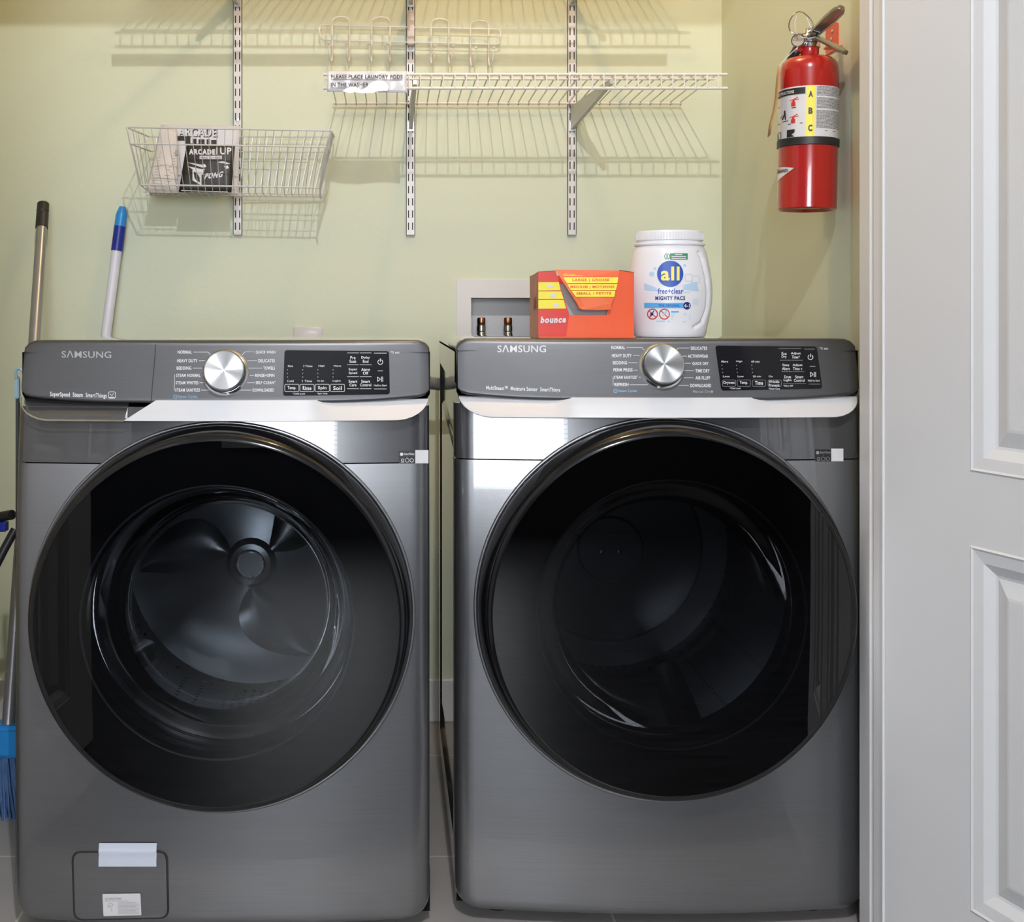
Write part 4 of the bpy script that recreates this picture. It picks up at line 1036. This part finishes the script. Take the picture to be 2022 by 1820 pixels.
pr.done('flap_lettering', M['orange'], fo)
Print(ff(0.0010)).line([(1112,541),(1136,542)],1).line([(1112,543.6),(1150,544.6)],1).done('flap_small_lettering', M['yellow'], fo)
ft = lambda off: (lambda x, y: P(x, y, YX-off))
Print(ft(0.0006)).poly([(1063,536.5),(1097,535),(1102,552),(1124,620),(1118,664),(1063,664)]).done('red_area', M['redcarton'], fp)
pr = Print(ft(0.0012))
for y0, y1, r0, r1 in ((557,573,1103.5,1107),(575,590,1108,1113),(592,609,1113,1118)): pr.poly([(1063,y0),(r0,y0),(r1,y1),(1063,y1+0.5)])
pr.done('yellow_squares', M['yellow'], fp)
pr = Print(ft(0.0018)).text('bounce', 1067, 625, 1117, 638, 0.05, -0.02, 2.0)
for cx, cy in ((1086,565),(1092,583),(1098,602)): pr.disc(cx, cy, 6, 0.55)
pr.done('box_lettering', M['paper'], fp)

# ------------------------------------------------------------------ DETERGENT TUB
YT = 2.215; tc_ = P(1322, 665, YT)
t = empty('detergent_tub', (tc_.x, YT, top_z), 'white plastic detergent tub with blue round emblem, right of the orange box', 'tub')
k = F/YT
def zt_of(py): return P(0, py, YT-0.06).z
PR = [(666,0.0655),(655,0.0685),(640,0.0715),(620,0.0755),(600,0.0785),(580,0.0797),(560,0.0790),(540,0.0765),(520,0.0730),(505,0.0700),(495,0.0672),(489,0.0640),(485,0.0622)]
def rad(z):
    zz = [(max(top_z+0.0005, P(0,p,YT).z) if p < 660 else top_z+0.0006, r) for p, r in PR]
    for (a, r0), (b, r1) in zip(zz, zz[1:]):
        if z <= b: return r0+(r1-r0)*(z-a)/(b-a) if z > a else r0
    return zz[-1][1]
SY = 0.80
def groove(x, z):      # grip groove down the right of the front
    u = x-tc_.x; pts = [(0.046,0.158),(0.052,0.148),(0.060,0.115),(0.064,0.085),(0.062,0.055),(0.052,0.030),(0.035,0.020)]
    h = z-top_z; dmin = 9
    for (a, b), (c, d_) in zip(pts, pts[1:]):
        vx, vz = c-a, d_-b; q = max(0, min(1, ((u-a)*vx+(h-b)*vz)/(vx*vx+vz*vz))); dmin = min(dmin, math.hypot(u-a-q*vx, h-b-q*vz))
    return 0.0035*math.exp(-(dmin/0.0030)**2)
bm = bmesh.new(); rings = []; zs = [top_z+0.0006, top_z+0.0012]+[top_z+0.004+ (P(0,485,YT).z-top_z-0.004)*i/70 for i in range(71)]; n = 144
for i, z in enumerate(zs):
    r = rad(z) - (0.004 if i == 0 else 0.0015 if i == 1 else 0)
    ring = []
    for k_ in range(n):
        a = 2*math.pi*k_/n; x = tc_.x+r*math.cos(a); y = YT+SY*r*math.sin(a); g = groove(x, z) if math.sin(a) < 0.1 else 0
        ring.append(bm.verts.new((x-g*math.cos(a)*1.5, y-g*math.sin(a)*1.5, z)))
    rings.append(ring)
for A, B in zip(rings, rings[1:]):
    for k_ in range(n): bm.faces.new((A[k_], A[(k_+1)%n], B[(k_+1)%n], B[k_]))
bm.faces.new(rings[0][::-1]); bm.faces.new(rings[-1])
body = link('tub_body', bm, M['tub'], t, True)
bm = bmesh.new(); zl = P(0,485,YT).z; zl2 = P(0,457,YT).z
lathe(bm, (tc_.x, YT, 0), [(0.060,zl-0.001),(0.0655,zl-0.001),(0.0665,zl+0.002),(0.0655,zl+0.004),(0.0605,zl+0.005),(0.0605,zl+0.008),(0.0632,zl+0.009),(0.0632,zl2-0.003),(0.0620,zl2-0.0005),(0.060,zl2),(0.055,zl2-0.001),(0,zl2-0.001)], 'z', 96, SY)
for k_ in range(72):
    a = 2*math.pi*k_/72; x, y = tc_.x+0.0634*math.cos(a), YT+SY*0.0634*math.sin(a); tube(bm, [(x,y,zl+0.010),(x,y,zl2-0.004)], 0.0006, 4)
link('lid', bm, M['tub'], t, True)
def tm(off):
    def g(px, py):
        Y = YT-0.06
        for _ in range(8):
            p = P(px, py, Y); r = rad(p.z); u = max(-r*0.97, min(r*0.97, p.x-tc_.x)); Y = YT-SY*math.sqrt(r*r-u*u)
        return P(px, py, Y-off)
    return g
Print(tm(0.0008)).disc(1323.5, 540.5, 26).done('emblem', M['allblue'], body)
Print(tm(0.0016)).text('all', 1305, 526, 1342, 554, 0.03).done('emblem_lettering', mat('cream_yellow_print', (0.85,0.74,0.14), 0.4), body)
Print(tm(0.0006)).rect(1323, 500, 1358, 512.5, 6, 3).ring(1317.5, 506, 4.5, 6).text('1', 1316, 502.5, 1318.5, 509.5, 0.05).done('green_badge', M['green'], body)
pr = Print(tm(0.0014))
for k_, (a, b_) in enumerate(((1333,1347),(1326,1355),(1326,1355))): pr.rect(a, 502+3.6*k_, b_, 503.4+3.6*k_, 3, 1)
pr.done('badge_lettering', M['tub'], body)
pr = Print(tm(0.0006)); pr.quad([(1272,559),(1296,568),(1300,575),(1272,572)]); pr.quad([(1352,562),(1376,556),(1380,575),(1350,572)], 4, 4); pr.disc(1287, 541, 5); pr.disc(1293, 530, 3); pr.disc(1352, 524, 3)
pr.done('splash_print', M['paleblue'], body)
pr = Print(tm(0.0006)); 
for a in ((1360,548),(1368,566),(1356,570),(1374,552)): pr.rrect(a[0]-7, a[1]-7, a[0]+7, a[1]+7, 1.4)
pr.done('pacs_print', M['palegrey'], body)
Print(tm(0.0008)).text('free+clear', 1299, 569, 1349, 580, 0.02).done('blue_lettering', M['allblue'], body)
Print(tm(0.0008)).text('MIGHTY PACS', 1294, 584.5, 1353, 592.5, 0.035).disc(1356.5, 603.5, 7.5).disc(1287,620,3).line([(1283,626),(1291,614)],2).done('navy_lettering', M['navy'], body)
Print(tm(0.0006)).rect(1272, 598, 1352, 608, 12, 2).rect(1325,614,1340,617,2,1).done('blue_strip', M['skyblue'], body)
Print(tm(0.0014)).text('THE ORIGINAL', 1300, 600, 1343, 606, 0.01).done('strip_lettering', M['allblue'], body)
Print(tm(0.0016)).text('4-1', 1351, 600, 1362, 607, 0.04).done('round_badge_lettering', M['tub'], body)
Print(tm(0.0008)).ring(1288.5, 620, 8.8, 10.8).ring(1312, 620, 8.8, 10.8).line([(1281,613),(1296,627)], 1.6).line([(1305,613),(1319,627)], 1.6).done('warning_rings', M['redprint'], body)
pr = Print(tm(0.0008)).line([(1296,634),(1313,634)],2.5).line([(1318,634.5),(1354,635.5)],2.5)
for k_ in range(5): pr.line([(1325,619+2.8*k_),(1356+ (8 if k_ > 1 else 0),619+2.8*k_)], 0.9); pr.line([(1368,590+3*k_),(1380-2*(k_%2),590+3*k_)], 0.8)
pr.line([(1308,624),(1316,613)], 2).disc(1315,616,2.5).done('small_lettering', M['paleblue'], body)

# ------------------------------------------------------------------ FIRE EXTINGUISHER
YE = 2.165; RE = 0.0525; XE = 0.768; kk = F/YE
cxp = VX+XE*kk
def ez(py, Y=YE): return P(0, py, Y).z
zb, zt = ez(414), ez(112)
t = empty('fire_extinguisher', (XE, YE, zb), 'red fire extinguisher with white instruction label hanging on the right wall', 'fire extinguisher')
bm = bmesh.new()
prof = [(0.040,zb+0.006),(RE-0.003,zb-0.001),(RE,zb+0.001),(RE,zt-0.030),(RE*0.985,zt-0.022),(RE*0.93,zt-0.013),(RE*0.80,zt-0.006),(RE*0.6,zt-0.002),(0.018,zt),(0.0165,zt+0.002),(0.0165,zt+0.016),(0.018,zt+0.017)]
lathe(bm, (XE,YE,0), prof, 'z', 96); body = link('cylinder', bm, M['red'], t, True)
bm = bmesh.new(); lathe(bm, (XE,YE,0), [(RE-0.004,zb+0.004),(0.045,zb+0.010),(0.025,zb+0.003),(0,zb+0.001)], 'z', 64); link('base_dish', bm, mat('primer_tan_base', (0.40,0.26,0.14), 0.5), body, True)
bm = bmesh.new(); z1, z2 = ez(293), ez(277); lathe(bm, (XE,YE,0), [(RE,z1),(RE+0.0025,z1+0.001),(RE+0.0025,z2-0.001),(RE,z2)], 'z', 96); link('strap', bm, M['blackmatt'], t, True)
va = math.atan2(-YE, -XE)
def em(off):
    def g(px, py):
        s = max(-0.995, min(0.995, (px-cxp)/kk/RE)); a = va+math.asin(s)
        x, y = XE+(RE+off)*math.cos(a), YE+(RE+off)*math.sin(a); return Vector((x, y, CZ-(py-VY)*y/F if False else P(0, py, YE).z))
    return g
E = cxp-1592          # shift of my axis against the photo's
bw = Print(em(0.0005)).rect(cxp-58.3, 179, cxp+58.3, 280, 40, 4).done('instruction_label', M['labelwhite'], body)
Print(em(0.0010)).rect(1588+E, 179, 1603.5+E, 280, 3, 4).done('yellow_stripe', M['yellow'], bw)
pr = Print(em(0.0016)); pr.text('A', 1591.5+E, 190, 1599.5+E, 202, 0.05).text('B', 1592+E, 222, 1599.5+E, 234.5, 0.05).text('C', 1592+E, 255, 1599.5+E, 268, 0.05)
pr.rect(cxp-58, 182, 1586+E, 194.5, 16, 1)
random.seed(11)
y = 181.5
while y < 262:
    if 199 < y < 202 or 224 < y < 227: y += 3; continue
    x = 1606.5
    while x < 1646:
        w = random.uniform(1.2, 5); pr.line([(x+E,y),(min(1647,x+w)+E,y)], 0.8); x += w+random.uniform(0.5,1)
    y += 2.35
pr.line([(1622+E,266),(1640+E,266)],1)
pr.poly([(1554+E,262),(1568+E,262),(1568+E,268),(1562+E,272),(1568+E,276),(1554+E,277)]); pr.rrect(1537+E, 263, 1543+E, 277, 1.3)
pr.line([(1545+E,240),(1549+E,232),(1549.5+E,223)], 2.6); pr.line([(1551+E,241),(1550+E,226)], 2.0); pr.line([(1541+E,236),(1547+E,231)], 1.2)
for (a, b_, y) in ((1546,1556,244),(1556,1582,251),(1562,1570,220),(1536,1540,213),(1537,1541,246)): pr.line([(a+E,y),(b_+E,y)], 1.3)
pr.done('label_lettering', M['paperink'], bw)
Print(em(0.0022)).text('INSTRUCTIONS', 1535+E, 186, 1566+E, 192, 0.03).done('heading_lettering', M['labelwhite'], bw)
pr = Print(em(0.0016))
for yy in (208, 241): pr.rect(1561+E, yy+1, 1568.5+E, yy+9, 2, 2).rect(1563+E, yy-4, 1567+E, yy+1).line([(1558+E,yy-2),(1563+E,yy-4)], 1).line([(1565+E,yy-4),(1573+E,yy-8)], 1.6).line([(1566+E,yy-3),(1575+E,yy-4)], 1.2)
pr.done('pictogram', M['redprint'], bw)
dm_ = [(1522,1518+0),(0,0)]
Print(em(0.0006)).quad([(1536+E,338),(1567+E,337),(1566.5+E,338),(1537+E,358)], 8, 6).quad([(1534.5+E,333),(1541+E,331.5),(1567+E,337),(1536+E,340)],8,3).done('diamond_emblem', M['labelwhite'], body)
Print(em(0.0014)).text('AMEREX', 1535+E, 338, 1558+E, 343.5, 0.03, 0.0).done('emblem_lettering', M['paperink'], body)
Print(em(0.0014)).rect(1536.5+E, 334.5, 1541.5+E, 337.5).done('emblem_mark', M['redprint'], body)
# valve, levers, gauge, pin, hose, nozzle
zv = zt+0.017
bm = bmesh.new(); lathe(bm, (XE,YE,0), [(0.0185,zv-0.001),(0.0185,zv+0.006),(0.0165,zv+0.008),(0.0165,zv+0.018),(0.013,zv+0.022),(0.010,zv+0.034),(0,zv+0.036)], 'z', 40)
valve = link('valve', bm, M['chrome'], t, True)
def lever(pts, w, h, name, m):
    bm = bmesh.new(); G = []
    for i, (p, ww) in enumerate(zip(pts, w)):
        p = Vector(p); a = Vector(pts[max(0,i-1)]); b = Vector(pts[min(len(pts)-1,i+1)]); d = (b-a).normalized(); s = d.cross(Vector((0.25,-0.45,0.86))).normalized(); nrm = s.cross(d).normalized()
        G.append([bm.verts.new(p+s*ww-nrm*h), bm.verts.new(p+s*ww), bm.verts.new(p+s*ww*0.5+nrm*0.002), bm.verts.new(p-s*ww*0.5+nrm*0.002), bm.verts.new(p-s*ww), bm.verts.new(p-s*ww-nrm*h)])
    for i in range(len(G)-1):
        for j in range(5): bm.faces.new((G[i][j], G[i+1][j], G[i+1][j+1], G[i][j+1]))
    bm.faces.new(G[-1])
    o = link(name, bm, m, t, True); so = o.modifiers.new('thickness', 'SOLIDIFY'); so.thickness = 0.0014; return o
lever([P(1587+E,78,YE-0.004), P(1600+E,64,YE-0.02), P(1614+E,50,YE-0.05), P(1632+E,33,YE-0.085), P(1648+E,18,YE-0.112), P(1654+E,12,YE-0.120)], [0.007,0.008,0.010,0.0115,0.0105,0.006], 0.007, 'operating_lever', M['handlemetal'])
lever([P(1590+E,72,YE-0.004), P(1608+E,72,YE-0.02), P(1625+E,80,YE-0.045), P(1642+E,88,YE-0.07), P(1655+E,95,YE-0.09), P(1664+E,101,YE-0.10)], [0.008,0.009,0.0095,0.0085,0.010,0.006], 0.006, 'carrying_handle', M['handlemetal'])
bm = bmesh.new(); gc = Vector((XE-0.024, YE-0.010, zv+0.010)); nrm = Vector((-0.55,-0.83,0)).normalized(); u = Vector((nrm.y,-nrm.x,0)); v = Vector((0,0,1))
def rings(bm, c, n_, u, v, prof, N=32, ky=1.0):
    R = []
    for r, h in prof: R.append([bm.verts.new(c+n_*h+(u*math.cos(2*math.pi*k/N)+v*math.sin(2*math.pi*k/N))*max(r,1e-5)) for k in range(N)])
    for A, B in zip(R, R[1:]):
        for k in range(N): bm.faces.new((A[k], A[(k+1)%N], B[(k+1)%N], B[k]))
rings(bm, gc, nrm, u, v, [(0.006,-0.012),(0.0125,-0.004),(0.0135,0.002),(0.0125,0.005),(0.0105,0.005),(0.0105,0.003)]); gg = link('pressure_gauge', bm, M['chrome'], t, True)
bm = bmesh.new(); rings(bm, gc, nrm, u, v, [(0.0105,0.0033),(0.0,0.0033)]); link('gauge_dial', bm, mat('pale_dial', (0.45,0.40,0.30), 0.3), gg)
bm = bmesh.new(); tube(bm, [gc+nrm*0.004+v*0.000, gc+nrm*0.004+v*0.008+u*0.003], 0.0006, 5); link('gauge_needle', bm, M['redprint'], gg)
# hose from the valve down behind the cylinder
bm = bmesh.new(); tube(bm, [P(1572+E,93,YE), P(1564+E,104,YE), P(1556+E,118,YE+0.01), P(1552+E,130,YE+0.030), P(1556+E,160,YE+0.055), P(1566+E,230,YE+0.066), P(1575+E,330,YE+0.066)], [0.0085,0.0085,0.008,0.0075,0.0075,0.0075,0.009], 14); link('hose', bm, M['blackmatt'], t, True)
bm = bmesh.new(); tube(bm, [P(1576+E,88,YE-0.002), P(1566+E,101,YE)], [0.009,0.0098], 14); link('hose_collar', bm, M['red'], t, True)
bm = bmesh.new(); cc = P(1574+E, 46, YE-0.03); pts = [cc+Vector((0.0215*math.cos(a), 0.008*math.sin(a*2), 0.0205*math.sin(a))) for a in [2*math.pi*k/28 for k in range(28)]]
tube(bm, pts, 0.0011, 6, closed=True); tube(bm, [cc+Vector((0.014,0,-0.016)), P(1604+E,66,YE-0.03)], 0.0016, 6); link('pull_pin', bm, M['galv'], t, True)
bm = bmesh.new(); tube(bm, [P(1567+E,26,YE-0.03), P(1562+E,45,YE-0.028), P(1564+E,64,YE-0.025), P(1575+E,74,YE-0.02), P(1590+E,76,YE-0.02), P(1606+E,73,YE-0.025), P(1612+E,64,YE-0.028), P(1600+E,60,YE-0.03), P(1592+E,52,YE-0.03), P(1585+E,34,YE-0.03)], 0.0009, 6); link('seal_tie', bm, M['whitepole'], t, True)
# mounting bracket on the wall
t2 = empty('wall_hanger', (XR, YE, ez(68)), 'small orange-red hanger plate on the wall behind the extinguisher handle', 'bracket')
bm = bmesh.new(); y0, y1 = XR*F/(1656-VX), XR*F/(1633-VX); za, zb_ = P(0,92,2.16).z, P(0,38,2.16).z
prism(bm, [(XR-0.0025,y1,za),(XR-0.0025,y0,za),(XR-0.0025,y0,zb_-0.004),(XR-0.0025,y0+0.006,zb_),(XR-0.0025,y1-0.006,zb_),(XR-0.0025,y1,zb_-0.004)], (0.0025,0,0)); link('plate', bm, M['redplastic'], t2)
for zz, yy in ((zb_-0.012,(y0+y1)/2-0.004),(zb_-0.026,(y0+y1)/2),(zb_-0.036,(y0+y1)/2+0.006)): bm = bmesh.new(); rings(bm, Vector((XR-0.0026,yy,zz)), Vector((-1,0,0)), Vector((0,1,0)), Vector((0,0,1)), [(0.0035,0),(0.003,0.0012),(0,0.0013)], 12); link('screw', bm, M['galv'], t2)
bm = bmesh.new(); box(bm, XR-0.028, XR-0.002, YE-0.012, YE+0.012, za-0.002, za+0.001); link('hook', bm, M['redplastic'], t2)
t.rotation_euler = (0.0, 0.018, 0)
# inspection tag
bm = bmesh.new(); tp = [P(1536+E,131,YE-0.02), P(1536+E,150,YE-0.022), P(1533+E,190,YE-0.024), P(1529+E,215,YE-0.026), P(1521+E,245,YE-0.028), P(1518+E,268,YE-0.028)]
G = [[bm.verts.new(p+Vector((-0.0015,-0.012*w,0))), bm.verts.new(p+Vector((0.0025,0.020*w,0)))] for p, w in zip(tp, (0.5,1,1,1,1,0.9))]
for a, b_ in zip(G, G[1:]): bm.faces.new((a[0], b_[0], b_[1], a[1]))
o = link('inspection_tag', bm, M['tanpaper'], None, True); so = o.modifiers.new('thickness', 'SOLIDIFY'); so.thickness = 0.0006
tag(o, 'tan card inspection tag hanging at the left side of the extinguisher', 'tag')
bm = bmesh.new(); tube(bm, [P(1536+E,132,YE-0.02), P(1548+E,118,YE-0.02), P(1575+E,92,YE-0.024)], 0.0006, 5); link('tag_string', bm, M['whitepole'], o)
